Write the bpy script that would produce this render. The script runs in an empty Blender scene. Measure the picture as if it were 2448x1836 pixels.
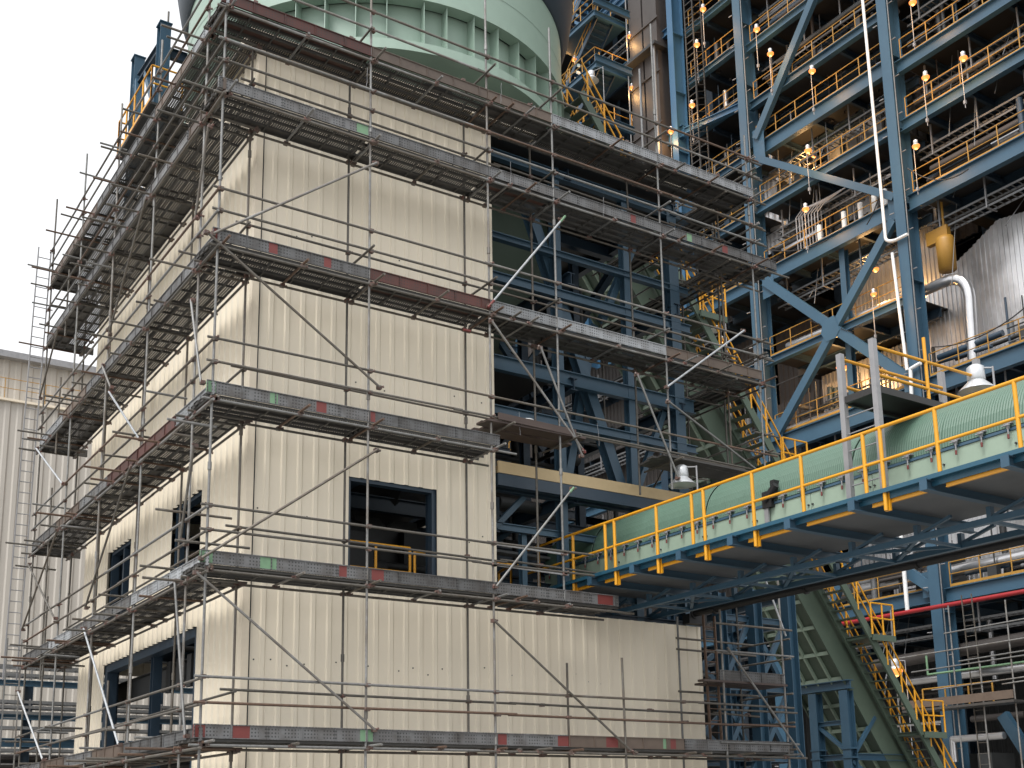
import bpy, math, random
from mathutils import Vector, Matrix
random.seed(7)
R = math.radians
scene = bpy.context.scene
col = scene.collection
# ------------------------------------------------------------------ camera
cam_d = bpy.data.cameras.new('camera')
cam = bpy.data.objects.new('camera', cam_d); col.objects.link(cam)
cam_d.sensor_width = 36; cam_d.lens = 42.049; cam_d.shift_y = 0.17965
cam_d.clip_start = 0.1; cam_d.clip_end = 1500
CAMP = Vector((-6.614, -19.298, 1.6))
yaw, pitch, roll = 0.586123537, 0.209645218, -0.0171110398
f = Vector((math.sin(yaw)*math.cos(pitch), math.cos(yaw)*math.cos(pitch), math.sin(pitch)))
r = f.cross(Vector((0, 0, 1))).normalized(); u = r.cross(f)
r2 = r*math.cos(roll) + u*math.sin(roll); u2 = u*math.cos(roll) - r*math.sin(roll)
cam.matrix_world = Matrix(((r2.x, u2.x, -f.x, CAMP.x), (r2.y, u2.y, -f.y, CAMP.y), (r2.z, u2.z, -f.z, CAMP.z), (0, 0, 0, 1)))
scene.camera = cam
# ------------------------------------------------------------------ sky, sun, exposure
SUN_EL, SUN_AZ = 56.0, 247.0          # azimuth clockwise from +Y
world = bpy.data.worlds.new('World'); scene.world = world; world.use_nodes = True
nt = world.node_tree; bg = nt.nodes['Background']
sky = nt.nodes.new('ShaderNodeTexSky'); sky.sky_type = 'NISHITA'; sky.sun_disc = False
sky.sun_elevation = R(SUN_EL); sky.sun_rotation = R(SUN_AZ); sky.air_density = 1.0; sky.dust_density = 6.0; sky.ozone_density = 1.0
hs = nt.nodes.new('ShaderNodeHueSaturation'); hs.inputs['Saturation'].default_value = 0.10
mx = nt.nodes.new('ShaderNodeMix'); mx.data_type = 'RGBA'; mx.inputs[0].default_value = 0.6
mx.inputs[7].default_value = (9.7, 9.8, 10.0, 1)
nt.links.new(sky.outputs[0], hs.inputs['Color']); nt.links.new(hs.outputs[0], mx.inputs[6]); nt.links.new(mx.outputs[2], bg.inputs[0])
bg.inputs[1].default_value = 0.105
sd = bpy.data.lights.new('sun', 'SUN'); sd.energy = 1.9; sd.angle = R(26); sd.color = (1, .98, .955)
sun = bpy.data.objects.new('sun', sd); col.objects.link(sun)
a = R(SUN_AZ); sv = Vector((math.sin(a)*math.cos(R(SUN_EL)), math.cos(a)*math.cos(R(SUN_EL)), math.sin(R(SUN_EL))))
sun.rotation_euler = sv.to_track_quat('Z', 'Y').to_euler()
scene.view_settings.view_transform = 'Standard'; scene.view_settings.look = 'None'
scene.view_settings.exposure = 0.72; scene.view_settings.gamma = 1
scene.cycles.max_bounces = 6; scene.cycles.diffuse_bounces = 3; scene.cycles.glossy_bounces = 2; scene.cycles.transparent_max_bounces = 16
# ------------------------------------------------------------------ materials
def newmat(name):
    m = bpy.data.materials.new(name); m.use_nodes = True
    return m, m.node_tree, m.node_tree.nodes['Principled BSDF']
def N(nt, t, **kw):
    n = nt.nodes.new(t)
    for k, v in kw.items(): setattr(n, k, v)
    return n
def mathn(nt, op, a, b=None, c=None):
    n = nt.nodes.new('ShaderNodeMath'); n.operation = op
    for i, v in enumerate((a, b, c)):
        if v is None: continue
        if isinstance(v, (int, float)): n.inputs[i].default_value = v
        else: nt.links.new(v, n.inputs[i])
    return n.outputs[0]
def mixc(nt, fac, a, b):
    n = nt.nodes.new('ShaderNodeMix'); n.data_type = 'RGBA'
    for i, v in ((0, fac), (6, a), (7, b)):
        if isinstance(v, (int, float)): n.inputs[i].default_value = v
        elif isinstance(v, tuple): n.inputs[i].default_value = (*v, 1) if len(v) == 3 else v
        else: nt.links.new(v, n.inputs[i])
    return n.outputs[2]
def noise(nt, scale, detail=4, stretch=None, rough=.6):
    tc = N(nt, 'ShaderNodeTexCoord'); n = N(nt, 'ShaderNodeTexNoise')
    n.inputs['Scale'].default_value = scale; n.inputs['Detail'].default_value = detail; n.inputs['Roughness'].default_value = rough
    src = tc.outputs['Object']
    if stretch:
        mp = N(nt, 'ShaderNodeMapping'); mp.inputs['Scale'].default_value = stretch
        nt.links.new(src, mp.inputs[0]); src = mp.outputs[0]
    nt.links.new(src, n.inputs['Vector']); return n.outputs['Fac']
def ramp(nt, fac, lo, hi):
    m = N(nt, 'ShaderNodeMapRange'); m.inputs['From Min'].default_value = lo; m.inputs['From Max'].default_value = hi
    nt.links.new(fac, m.inputs['Value']); return m.outputs[0]
def paint(name, c, c2=None, rough=.55, metal=0, scale=3, lo=.45, hi=.75, amt=.7, stretch=None, vary=0, bump=0):
    m, nt, b = newmat(name)
    c2 = c2 or tuple(x*.72 for x in c)
    fac = mathn(nt, 'MULTIPLY', ramp(nt, noise(nt, scale, 6, stretch), lo, hi), amt)
    out = mixc(nt, fac, c, c2)
    fine = ramp(nt, noise(nt, scale*9, 3), .3, .7)
    out = mixc(nt, mathn(nt, 'MULTIPLY', fine, .12), out, tuple(x*.6 for x in c))
    if vary:
        oi = N(nt, 'ShaderNodeObjectInfo')
        h = N(nt, 'ShaderNodeHueSaturation'); nt.links.new(mathn(nt, 'MULTIPLY_ADD', oi.outputs['Random'], vary*2, 1-vary), h.inputs['Value'])
        nt.links.new(out, h.inputs['Color']); out = h.outputs[0]
    nt.links.new(out, b.inputs['Base Color']); b.inputs['Roughness'].default_value = rough; b.inputs['Metallic'].default_value = metal
    if bump:
        bn = N(nt, 'ShaderNodeBump'); bn.inputs['Strength'].default_value = bump; bn.inputs['Distance'].default_value = .01
        nt.links.new(noise(nt, scale*6, 4), bn.inputs['Height']); nt.links.new(bn.outputs[0], b.inputs['Normal'])
    return m
def tube_mat(name, c, rust, amt):
    m, nt, b = newmat(name)
    oi = N(nt, 'ShaderNodeObjectInfo')
    n1 = noise(nt, 2.2, 6); n2 = noise(nt, 14, 4)
    f1 = ramp(nt, mathn(nt, 'ADD', n1, mathn(nt, 'MULTIPLY_ADD', oi.outputs['Random'], .34, -.17)), .5, .68)
    f2 = ramp(nt, n2, .45, .6)
    out = mixc(nt, mathn(nt, 'MULTIPLY', f1, amt), c, rust)
    out = mixc(nt, mathn(nt, 'MULTIPLY', f2, .45), out, tuple(x*.55 for x in c))
    h = N(nt, 'ShaderNodeHueSaturation'); nt.links.new(mathn(nt, 'MULTIPLY_ADD', oi.outputs['Random'], .5, .75), h.inputs['Value'])
    nt.links.new(out, h.inputs['Color'])
    nt.links.new(h.outputs[0], b.inputs['Base Color']); b.inputs['Roughness'].default_value = .5; b.inputs['Metallic'].default_value = .25
    return m
def perf_mat(name, c, c2, p=.055, rad=.22, grp=.36, gfrac=.75, amt=.8, see=True):
    """sheet metal plank punched with rows of holes"""
    m, nt, b = newmat(name)
    tc = N(nt, 'ShaderNodeTexCoord'); sp = N(nt, 'ShaderNodeSeparateXYZ'); nt.links.new(tc.outputs['Object'], sp.inputs[0])
    def cell(s): return mathn(nt, 'SUBTRACT', mathn(nt, 'FRACT', mathn(nt, 'MULTIPLY', s, 1/p)), .5)
    if see: ax = (sp.outputs[0], sp.outputs[1])
    else: ax = (mathn(nt, 'ADD', sp.outputs[0], sp.outputs[1]), sp.outputs[2])
    cx, cy = cell(ax[0]), cell(ax[1])
    d = mathn(nt, 'ADD', mathn(nt, 'MULTIPLY', cx, cx), mathn(nt, 'MULTIPLY', cy, cy))
    hole = mathn(nt, 'LESS_THAN', d, rad*rad*1.6)
    g = mathn(nt, 'LESS_THAN', mathn(nt, 'FRACT', mathn(nt, 'MULTIPLY', mathn(nt, 'ADD', sp.outputs[0], sp.outputs[1]), 1/grp)), gfrac)
    hole = mathn(nt, 'MULTIPLY', hole, g)
    base = mixc(nt, mathn(nt, 'MULTIPLY', ramp(nt, noise(nt, 2.5, 6), .42, .62), amt), c, c2)
    oi = N(nt, 'ShaderNodeObjectInfo'); h = N(nt, 'ShaderNodeHueSaturation')
    nt.links.new(mathn(nt, 'MULTIPLY_ADD', oi.outputs['Random'], .5, .7), h.inputs['Value']); nt.links.new(base, h.inputs['Color']); base = h.outputs[0]
    b.inputs['Roughness'].default_value = .55; b.inputs['Metallic'].default_value = .2
    if see:
        nt.links.new(base, b.inputs['Base Color'])
        nt.links.new(mathn(nt, 'SUBTRACT', 1, hole), b.inputs['Alpha'])
    else:
        nt.links.new(mixc(nt, mathn(nt, 'MULTIPLY', hole, .85), base, (.03, .03, .03)), b.inputs['Base Color'])
    return m
def clad_mat(name, c, c2, scale=.5):
    m, nt, b = newmat(name)
    f1 = mathn(nt, 'MULTIPLY', ramp(nt, noise(nt, 1.2, 5, (1, 1, .18)), .45, .8), .3)
    out = mixc(nt, f1, c, c2)
    tc = N(nt, 'ShaderNodeTexCoord'); sp = N(nt, 'ShaderNodeSeparateXYZ'); nt.links.new(tc.outputs['Object'], sp.inputs[0])
    wn = N(nt, 'ShaderNodeTexWhiteNoise', noise_dimensions='1D'); nt.links.new(mathn(nt, 'FLOOR', mathn(nt, 'MULTIPLY', mathn(nt, 'ADD', sp.outputs[0], sp.outputs[1]), 1.01)), wn.inputs['W'])
    out = mixc(nt, mathn(nt, 'MULTIPLY', wn.outputs[0], .22), out, c2)
    f2 = mathn(nt, 'MULTIPLY', ramp(nt, noise(nt, 6, 5, (1, 1, .25)), .55, .85), .18)
    out = mixc(nt, f2, out, tuple(x*.7 for x in c2))
    nt.links.new(out, b.inputs['Base Color']); b.inputs['Roughness'].default_value = .5
    return m
M = {}
M['clad'] = clad_mat('beige cladding', (.78, .705, .57), (.70, .62, .485))
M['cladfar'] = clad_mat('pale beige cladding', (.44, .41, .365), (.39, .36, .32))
M['trim'] = paint('beige trim', (.76, .67, .53), scale=1, amt=.3)
M['tan'] = paint('tan flashing', (.55, .42, .24), (.42, .31, .17), scale=1, amt=.6)
M['tube'] = tube_mat('galvanised tube', (.22, .22, .215), (.12, .10, .08), .8)
M['tubeb'] = tube_mat('weathered tube', (.13, .12, .105), (.09, .07, .052), .7)
M['tuber'] = tube_mat('rusty tube', (.135, .085, .06), (.09, .06, .045), .8)
M['tubel'] = tube_mat('bright galvanised tube', (.42, .44, .46), (.35, .34, .33), .5)
M['coupler'] = paint('rusty coupler', (.085, .062, .052), (.16, .05, .04), scale=8, vary=.4)
M['plank'] = perf_mat('perforated plank', (.085, .085, .085), (.06, .053, .047), p=.048, rad=.165, gfrac=1.1)
M['plank_s'] = paint('solid plank', (.075, .072, .068), (.045, .04, .035), scale=3, vary=.25)
M['plank_r'] = paint('rusty plank', (.09, .045, .035), (.06, .036, .028), scale=3, vary=.25)
M['toe_g'] = perf_mat('grey toe board', (.145, .147, .15), (.075, .068, .063), p=.06, rad=.2, see=False)
M['toe_l'] = perf_mat('bright toe board', (.30, .315, .33), (.18, .18, .18), p=.06, rad=.2, see=False)
M['toe_r'] = perf_mat('red brown toe board', (.10, .035, .028), (.065, .032, .026), p=.06, rad=.16, see=False)
M['toe_o'] = paint('rusted toe board', (.105, .078, .06), (.065, .046, .037), scale=4, vary=.2)
M['red'] = paint('red paint', (.16, .032, .028), scale=6)
M['lgreen'] = paint('light green paint', (.15, .27, .16), scale=6)
M['wood'] = paint('old timber', (.055, .036, .03), (.085, .06, .05), scale=3, stretch=(.4, 3, 3))
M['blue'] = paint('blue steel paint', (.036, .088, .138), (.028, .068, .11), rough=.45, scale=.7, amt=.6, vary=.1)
M['blue2'] = paint('shaded blue steel paint', (.026, .048, .074), (.02, .037, .06), rough=.45, scale=.7, vary=.1)  # darker copy of the blue, with the shade of recessed steel put in
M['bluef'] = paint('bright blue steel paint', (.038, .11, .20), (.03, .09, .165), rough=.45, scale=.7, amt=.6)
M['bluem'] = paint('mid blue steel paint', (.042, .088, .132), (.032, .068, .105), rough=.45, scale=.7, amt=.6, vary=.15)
M['blueg'] = paint('teal blue edge paint', (.02, .085, .135), (.018, .07, .11), rough=.4, scale=1)
M['yellow'] = paint('safety yellow', (.66, .31, .015), (.55, .25, .015), rough=.4, scale=2, amt=.4)
M['yellowd'] = paint('faded yellow', (.38, .20, .03), (.27, .14, .025), rough=.5, scale=1, amt=.6)
M['green'] = paint('pale green shell paint', (.26, .355, .295), (.23, .32, .265), rough=.45, scale=.4, amt=.6)
M['gpanel'] = paint('light green panel', (.29, .375, .295), (.25, .33, .26), rough=.45, scale=1.2, amt=.6)
M['gdark'] = paint('mossy green panel', (.085, .12, .09), (.055, .08, .062), rough=.6, scale=.8)
M['gcover'] = paint('green ribbed cover', (.092, .158, .118), (.074, .135, .10), rough=.38, scale=.8, amt=.5)
M['navy'] = paint('dark navy shell', (.03, .045, .06), scale=1)
M['silver'] = paint('aluminium jacket', (.62, .62, .63), (.45, .45, .46), rough=.28, metal=.85, scale=1.5, amt=.5)
M['jacket'] = paint('ribbed aluminium wall', (.80, .80, .81), (.42, .41, .41), rough=.4, metal=.75, scale=.3, lo=.45, hi=.6, amt=.9, stretch=(1, 1, .6))  # large light and dark patches in the colour imitate highlights and reflections
M['galv'] = paint('galvanised channel', (.30, .30, .31), (.2, .2, .21), rough=.5, metal=.3, scale=5)
M['tray'] = paint('cable tray', (.17, .175, .18), (.11, .11, .11), rough=.5, metal=.3, scale=2)
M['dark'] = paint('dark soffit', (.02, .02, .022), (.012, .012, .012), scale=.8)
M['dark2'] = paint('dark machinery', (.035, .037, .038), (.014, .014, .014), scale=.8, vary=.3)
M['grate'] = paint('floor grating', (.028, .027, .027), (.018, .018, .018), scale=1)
M['black'] = paint('black rubber', (.012, .012, .013), scale=3)
M['white'] = paint('white pipe paint', (.75, .76, .76), (.6, .6, .6), scale=1)
M['redpipe'] = paint('fire main red', (.30, .015, .02), (.22, .012, .015), rough=.35, scale=2)
M['lamp'] = paint('lamp housing', (.6, .62, .64), (.45, .46, .48), rough=.35, metal=.4, scale=6)
M['brown'] = paint('insulation brown', (.055, .048, .045), (.035, .03, .028), scale=.8)
M['brownj'] = paint('brown ribbed lining', (.085, .074, .068), (.045, .038, .035), rough=.5, scale=.5, stretch=(1, 1, .5))
M['floorp'] = paint('concrete fibre floor panel', (.115, .122, .13), (.08, .085, .09), scale=1.2)
M['concrete'] = paint('concrete', (.26, .25, .23), (.2, .19, .18), scale=.4)
def emis(name, c, s):
    m, nt, b = newmat(name); b.inputs['Base Color'].default_value = (0, 0, 0, 1); b.inputs['Roughness'].default_value = .6
    b.inputs['Emission Color'].default_value = (*c, 1); b.inputs['Emission Strength'].default_value = s; return m
M['bulb'] = emis('sodium glow', (1, .25, .05), 1.3)
m, nt_, b_ = newmat('lamp glass'); b_.inputs['Base Color'].default_value = (.62, .62, .55, 1); b_.inputs['Roughness'].default_value = .12; b_.inputs['Alpha'].default_value = .85; M['glass'] = m
M['core'] = emis('lamp core', (1, .45, .13), 2.6)
# ------------------------------------------------------------------ mesh helpers
class MB:
    def __init__(s): s.v = []; s.f = []; s.sm = []; s.mi = []; s.cur = 0
    def add(s, vs, fs, smooth=False):
        o = len(s.v); s.v += [tuple(p) for p in vs]
        for q in fs:
            s.f.append(tuple(i+o for i in q)); s.sm.append(smooth if isinstance(smooth, bool) else (len(q) == 4)); s.mi.append(s.cur)
        return s
    def box(s, a, b):
        x0, x1 = sorted((a[0], b[0])); y0, y1 = sorted((a[1], b[1])); z0, z1 = sorted((a[2], b[2]))
        v = [(x0, y0, z0), (x1, y0, z0), (x1, y1, z0), (x0, y1, z0), (x0, y0, z1), (x1, y0, z1), (x1, y1, z1), (x0, y1, z1)]
        return s.add(v, [(0, 3, 2, 1), (4, 5, 6, 7), (0, 1, 5, 4), (1, 2, 6, 5), (2, 3, 7, 6), (3, 0, 4, 7)])
    def frame(s, a, b, up=(0, 0, 1)):
        a, b = Vector(a), Vector(b); d = (b-a).normalized(); up = Vector(up)
        if abs(d.dot(up)) > .98: up = Vector((0, 1, 0)) if abs(d.y) < .9 else Vector((1, 0, 0))
        sx = d.cross(up).normalized(); uz = sx.cross(d).normalized(); return a, b, d, sx, uz
    def bar(s, a, b, w, h, up=(0, 0, 1)):
        """rectangular section, w sideways, h along up"""
        a, b, d, sx, uz = s.frame(a, b, up); v = []
        for p in (a, b):
            for i, j in ((-1, -1), (1, -1), (1, 1), (-1, 1)): v.append(p+sx*(i*w/2)+uz*(j*h/2))
        return s.add(v, [(3, 2, 1, 0), (4, 5, 6, 7), (0, 1, 5, 4), (1, 2, 6, 5), (2, 3, 7, 6), (3, 0, 4, 7)])
    def ibeam(s, a, b, w, h, t=.02, up=(0, 0, 1)):
        a_, b_, d, sx, uz = s.frame(a, b, up)
        s.bar(a_+uz*(h/2-t/2), b_+uz*(h/2-t/2), w, t, up); s.bar(a_-uz*(h/2-t/2), b_-uz*(h/2-t/2), w, t, up)
        return s.bar(a_, b_, t, h-2*t, up)
    def tube(s, a, b, r, n=8, caps=True, r2=None):
        a, b, d, sx, uz = s.frame(a, b); r2 = r if r2 is None else r2
        v = [p+sx*(math.cos(t)*q)+uz*(math.sin(t)*q) for p, q in ((a, r), (b, r2)) for t in [2*math.pi*i/n for i in range(n)]]
        s.add(v, [(i, (i+1) % n, n+(i+1) % n, n+i) for i in range(n)], True)
        if caps: s.add(v, [tuple(range(n-1, -1, -1)), tuple(range(n, 2*n))])
        return s
    def path(s, pts, r, n=10):
        pts = [Vector(p) for p in pts]
        for p, q in zip(pts, pts[1:]): s.tube(p, q, r, n)
        return s
    def lathe(s, prof, n=24, c=(0, 0, 0), a0=0, a1=360, smooth=True):
        full = abs(a1-a0) >= 360; k = n if full else n+1; v = []
        for rr, z in prof:
            for i in range(k):
                t = R(a0+(a1-a0)*i/n); v.append((c[0]+rr*math.cos(t), c[1]+rr*math.sin(t), c[2]+z))
        fs = []
        for j in range(len(prof)-1):
            for i in range(n):
                i2 = (i+1) % k
                fs.append((j*k+i, j*k+i2, (j+1)*k+i2, (j+1)*k+i))
        return s.add(v, fs, smooth)
    def build(s, name, mat, parent=None, kind=None, label=None):
        me = bpy.data.meshes.new(name)
        off = Vector(parent['_o']) if parent is not None and '_o' in parent else Vector((0, 0, 0))
        if parent is not None and '_o' not in parent:
            q = parent
            while q is not None and '_o' not in q: q = q.parent
            off = Vector(q['_o']) if q is not None else off
        me.from_pydata([(x-off.x, y-off.y, z-off.z) for x, y, z in s.v], [], s.f)
        me.polygons.foreach_set('use_smooth', s.sm)
        mats = mat if isinstance(mat, (list, tuple)) else [mat]
        for m_ in mats: me.materials.append(M[m_] if isinstance(m_, str) else m_)
        if len(mats) > 1: me.polygons.foreach_set('material_index', s.mi)
        me.update()
        o = bpy.data.objects.new(name, me); col.objects.link(o)
        if parent is not None: o.parent = parent
        if kind: o['kind'] = kind
        if label: o['label'] = label
        return o
def thing(name, loc, label, cat, group=None):
    o = bpy.data.objects.new(name, None); col.objects.link(o); o.location = loc; o['_o'] = tuple(loc); o.empty_display_size = .3
    o['label'] = label; o['category'] = cat
    if group: o['group'] = group
    return o
def tag(o, label, cat, group=None):
    o['label'] = label; o['category'] = cat
    if group: o['group'] = group
    return o
def dist(p): return (Vector(p)-CAMP).length
def capped(items, name, parent, lim=95):
    """items: list of (MB, mat, point); the nearest `lim` become parts, the rest one part of kind stuff per material"""
    items = sorted(items, key=lambda t: dist(t[2]))
    for mb, mt, p in items[:lim]: mb.build(name, mt, parent)
    rest = items[lim:]
    if rest:
        mats = sorted({t[1] for t in rest}); big = MB()
        for mb, mt, p in rest:
            big.cur = mats.index(mt); big.add(mb.v, mb.f); big.sm[-len(mb.f):] = mb.sm
        big.build(name, mats, parent, kind='stuff')

exec_order = []
# ================================================================== SETTING
g = MB(); g.add([(-600, -600, 0), (900, -600, 0), (900, 900, 0), (-600, 900, 0)], [(0, 1, 2, 3)])
g.build('ground', 'concrete', kind='structure')
# ================================================================== PROCESS BUILDING
WX, WY, BX, BY, BZ = 1.17, 1.27, 12.28, 12.93, 17.0
PITCH = .33
def clad(axis, fixed, s0, s1, z0, z1, openings, out=-1, depth=.026, pitch=PITCH):
    """corrugated sheet wall. axis 'x': wall runs along x at y=fixed, outside towards out."""
    mb = MB(); pts = []; s = s0
    while s < s1-1e-6:
        for ds, dd in (((0, 0), (pitch*.62, 0), (pitch*.70, 1), (pitch*.92, 1)) if depth < .05 else ((0, 0), (pitch*.42, 0), (pitch*.55, 1), (pitch*.87, 1))):
            if s+ds < s1: pts.append((s+ds, fixed+out*depth*dd))
        s += pitch
    pts.append((s1, fixed))
    for (a, da), (b, db) in zip(pts, pts[1:]):
        mid = (a+b)/2; iv = [(z0, z1)]
        for o0, o1, oz0, oz1 in openings:
            if o0 < mid < o1:
                nv = []
                for lo, hi in iv:
                    if oz0 > lo: nv.append((lo, min(hi, oz0)))
                    if oz1 < hi: nv.append((max(lo, oz1), hi))
                iv = [t for t in nv if t[1]-t[0] > 1e-4]
        for lo, hi in iv:
            if axis == 'x': mb.add([(a, da, lo), (b, db, lo), (b, db, hi), (a, da, hi)], [(0, 1, 2, 3)])
            else: mb.add([(da, a, lo), (db, b, lo), (db, b, hi), (da, a, hi)], [(0, 1, 2, 3)])
    return mb
bld = thing('process_building', (WX, WY, 0), 'beige corrugated clad building wrapped in scaffolding, its right upper half still open steel', 'building')
clad('x', WY, WX+.10, 6.66, 0, BZ, [(3.2, 5.21, 6.3, 8.3)]).build('clad_wall', 'clad', bld, label='front clad wall with one window opening')
clad('x', WY-.004, 6.66, BX, 0, 5.98, []).build('clad_wall', 'clad', bld, label='low clad wall under the open steel bay')
clad('y', WX, WY+.12, BY, 0, BZ-.05, [(3.8, 5.55, 6.3, 8.36), (8.65, 10.6, 6.3, 8.36), (3.82, 10.62, .4, 5.53)], depth=.06).build('clad_wall', 'clad', bld, label='side clad wall with two windows and a large opening')
clad('x', BY, WX, BX, 0, BZ, [(1.5, 6.4, .3, 5.6), (7.2, 8.4, 6.4, 8.3), (9.6, 10.1, 10.4, 11.4)], out=1).build('clad_wall', 'clad', bld, label='rear clad wall')
mb = MB(); mb.box((WX-.045, WY-.045, 0), (WX+.09, WY-.035, BZ)); mb.box((WX-.045, WY-.035, 0), (WX-.035, WY+.11, BZ)); mb.build('corner_flashing', 'trim', bld)
mb = MB(); mb.box((WX+.100, WY-.040, 0), (WX+.118, WY-.032, BZ)); mb.build('corner_joint', 'black', bld)
# screws
mb = MB()
for zz in (2.3, 4.6, 7.4, 10.3, 13.1, 15.9):
    for k in range(30):
        x = WX+.20+k*PITCH*1.0+random.uniform(-.01, .01)
        if x > 11.9: break
        if x > 6.5 and zz > 5.6: continue
        if 3.1 < x < 5.3 and 6.2 < zz < 8.4: continue
        if random.random() < .45:
            z_ = zz+random.uniform(-.12, .12); mb.box((x-.012, WY-.012, z_-.012), (x+.012, WY-.001, z_+.012))
mb.build('fixing_screws', 'dark', bld, kind='stuff')
# window frames
def frame_part(name, axis, fixed, a0, a1, z0, z1, w=.09, d=.18, mat='blue2', mull=()):
    mb = MB()
    def bx(s0, s1, q0, q1):
        if axis == 'x': mb.box((s0, fixed+.03, q0), (s1, fixed+.03+d, q1))
        else: mb.box((fixed+.03, s0, q0), (fixed+.03+d, s1, q1))
    bx(a0-.02, a0+w, z0, z1); bx(a1-w, a1+.02, z0, z1); bx(a0+w, a1-w, z1-w+.02, z1+.04); bx(a0+w, a1-w, z0-.04, z0+w)
    for q in mull: bx(q-.05, q+.05, z0+w, z1-w)
    return mb.build(name, mat, bld)
frame_part('window_frame', 'x', WY, 3.2, 5.21, 6.3, 8.3)
frame_part('window_frame', 'y', WX, 3.8, 5.55, 6.3, 8.36)
frame_part('window_frame', 'y', WX, 8.65, 10.6, 6.3, 8.36, mull=(9.5,))
frame_part('door_frame', 'y', WX, 3.82, 10.62, .4, 5.53, w=.2, d=.25)
mb = MB()
mb.ibeam((WX+.7, 2, 4.95), (WX+.7, 12.8, 4.95), .25, .5)
for y in (4.2, 4.9, 5.6, 6.3, 7.0): mb.box((WX+.5, y, 4.55), (WX+.56, y+.28, 5.25))
mb.build('crane_beam', 'dark2', bld)
for x, y in ((1.45, 10.75), (1.45, 7.3), (1.45, 3.55), (5.3, 1.6), (6.45, 1.65), (8.69, 1.7), (10.78, 1.7), (12.25, 1.7), (12.25, 7), (12.25, 12.7), (1.5, 12.7), (6.5, 12.7), (6.6, 7.2)):
    z0, z1 = 0, BZ-.1
    if (x, y) in ((8.69, 1.7), (10.78, 1.7)): z0 = 6.05
    mb = MB(); w = .3 if x in (12.25, 6.6) or y in (12.7,) else .2
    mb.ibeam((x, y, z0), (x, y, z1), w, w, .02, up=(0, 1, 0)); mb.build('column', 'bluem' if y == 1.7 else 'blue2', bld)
for z, h in ((16.65, .22), (14.6, .16), (13.6, .22), (11.55, .34), (10.45, .2), (8.75, .3), (6.0, .3)):
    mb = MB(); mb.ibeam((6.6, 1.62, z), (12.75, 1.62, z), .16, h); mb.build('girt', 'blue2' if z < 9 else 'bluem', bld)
for z in (16.7, 14.0, 11.4, 8.7, 5.8):
    for y in (4.2, 7.2, 10.0):
        mb = MB(); mb.ibeam((1.4, y, z), (12.4, y, z), .2, .35); mb.build('floor_beam', 'blue2', bld)
    for x in (4, 9, 12.3):
        mb = MB(); mb.ibeam((x, 1.5, z+.02), (x, 12.8, z+.02), .2, .3); mb.build('floor_beam', 'blue2', bld)
for p, q, w in (((7.9, 1.95, 16.3), (10.6, 1.95, 9.2), .26), ((11.6, 1.95, 16.3), (10.2, 1.95, 13.4), .18), ((10.2, 2.3, 13.4), (9.2, 2.3, 9.0), .2), ((12.2, 4, 16), (12.2, 11, 11.8), .2), ((12.2, 4, 9), (12.2, 11, 11.3), .2), ((7.4, 6.5, 16), (11.6, 6.5, 11.6), .22), ((7.3, 6.5, 8.9), (11.6, 6.5, 11.2), .2), ((12.0, 1.9, 11.4), (10.9, 1.9, 8.9), .14), ((6.7, 1.75, 7.6), (7.7, 1.75, 8.6), .12)):
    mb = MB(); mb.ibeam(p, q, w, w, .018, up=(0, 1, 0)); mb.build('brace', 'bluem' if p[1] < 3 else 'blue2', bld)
for y in (4.6, 8.6):
    for z, h in ((15.2, .2), (12.9, .24), (10.2, .3), (7.6, .24)): MB().ibeam((6.7, y, z), (12.3, y, z), .16, h, .016).build('girt', 'blue2', bld)
    for x in (7.8, 9.7, 11.4): MB().ibeam((x, y, 6.0), (x, y, 16.5), .2, .2, .018, up=(0, 1, 0)).build('column', 'blue2', bld)
    for (x0, z0), (x1, z1) in (((7.9, 15.1), (9.6, 13)), ((11.3, 15.1), (9.8, 13)), ((7.9, 10.3), (9.6, 12.8)), ((11.3, 10.3), (9.8, 12.8)), ((8, 7.7), (11.2, 10.1))): MB().bar((x0, y+.15, z0), (x1, y+.15, z1), .14, .12, up=(0, 1, 0)).build('brace', 'bluem' if y < 5 else 'blue2', bld)
# floors and the machinery inside
for z, x0 in ((5.92, 1.3), (11.5, 4.2), (16.85, 1.25)):
    mb = MB(); mb.box((x0, 1.9 if z < 16 else 1.3, z), (12.2 if z > 16 else 8.6, 12.6, z+.1)); mb.build('floor_slab', 'grate', bld)
mb = MB(); mb.lathe([(4.6, 16.8), (4.55, 15.6), (1.2, 10.0), (1.1, 9.3), (.01, 9.3)], 32, (6.75, 7.1, 0)); mb.build('hopper', 'gdark', bld)
mb = MB(); mb.box((5.0, 4.6, 6.0), (6.6, 5.8, 8.5)); mb.box((6.1, 4.3, 6.0), (6.75, 4.6, 8.2)); mb.lathe([(.5, 8.3), (1.5, 9.3), (1.5, 10.2), (.01, 10.2)], 4, (5.8, 5.1, 0), smooth=False)
mb.tube((4.4, 4.4, 8.1), (5.1, 4.7, 8.1), .28, 12); mb.tube((3.6, 3.8, 7.2), (6.9, 3.8, 7.2), .1, 8); mb.build('feed_hopper', 'dark2', bld)
mb = MB(); mb.box((3.4, 3.6, 7.1), (4.3, 4.6, 8.0)); mb.box((4.0, 3.2, 6.1), (4.75, 4.0, 7.75)); mb.tube((3.3, 3.4, 7.0), (5.1, 3.4, 7.0), .22); mb.tube((3.6, 3.0, 7.55), (3.6, 4.6, 7.9), .3, 12)
mb.box((3.3, 2.5, 6.9), (3.75, 2.9, 7.1)); mb.box((4.6, 3.1, 7.4), (4.95, 3.4, 7.8)); mb.build('feed_machine', 'dark2', bld)
mb = MB()
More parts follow.
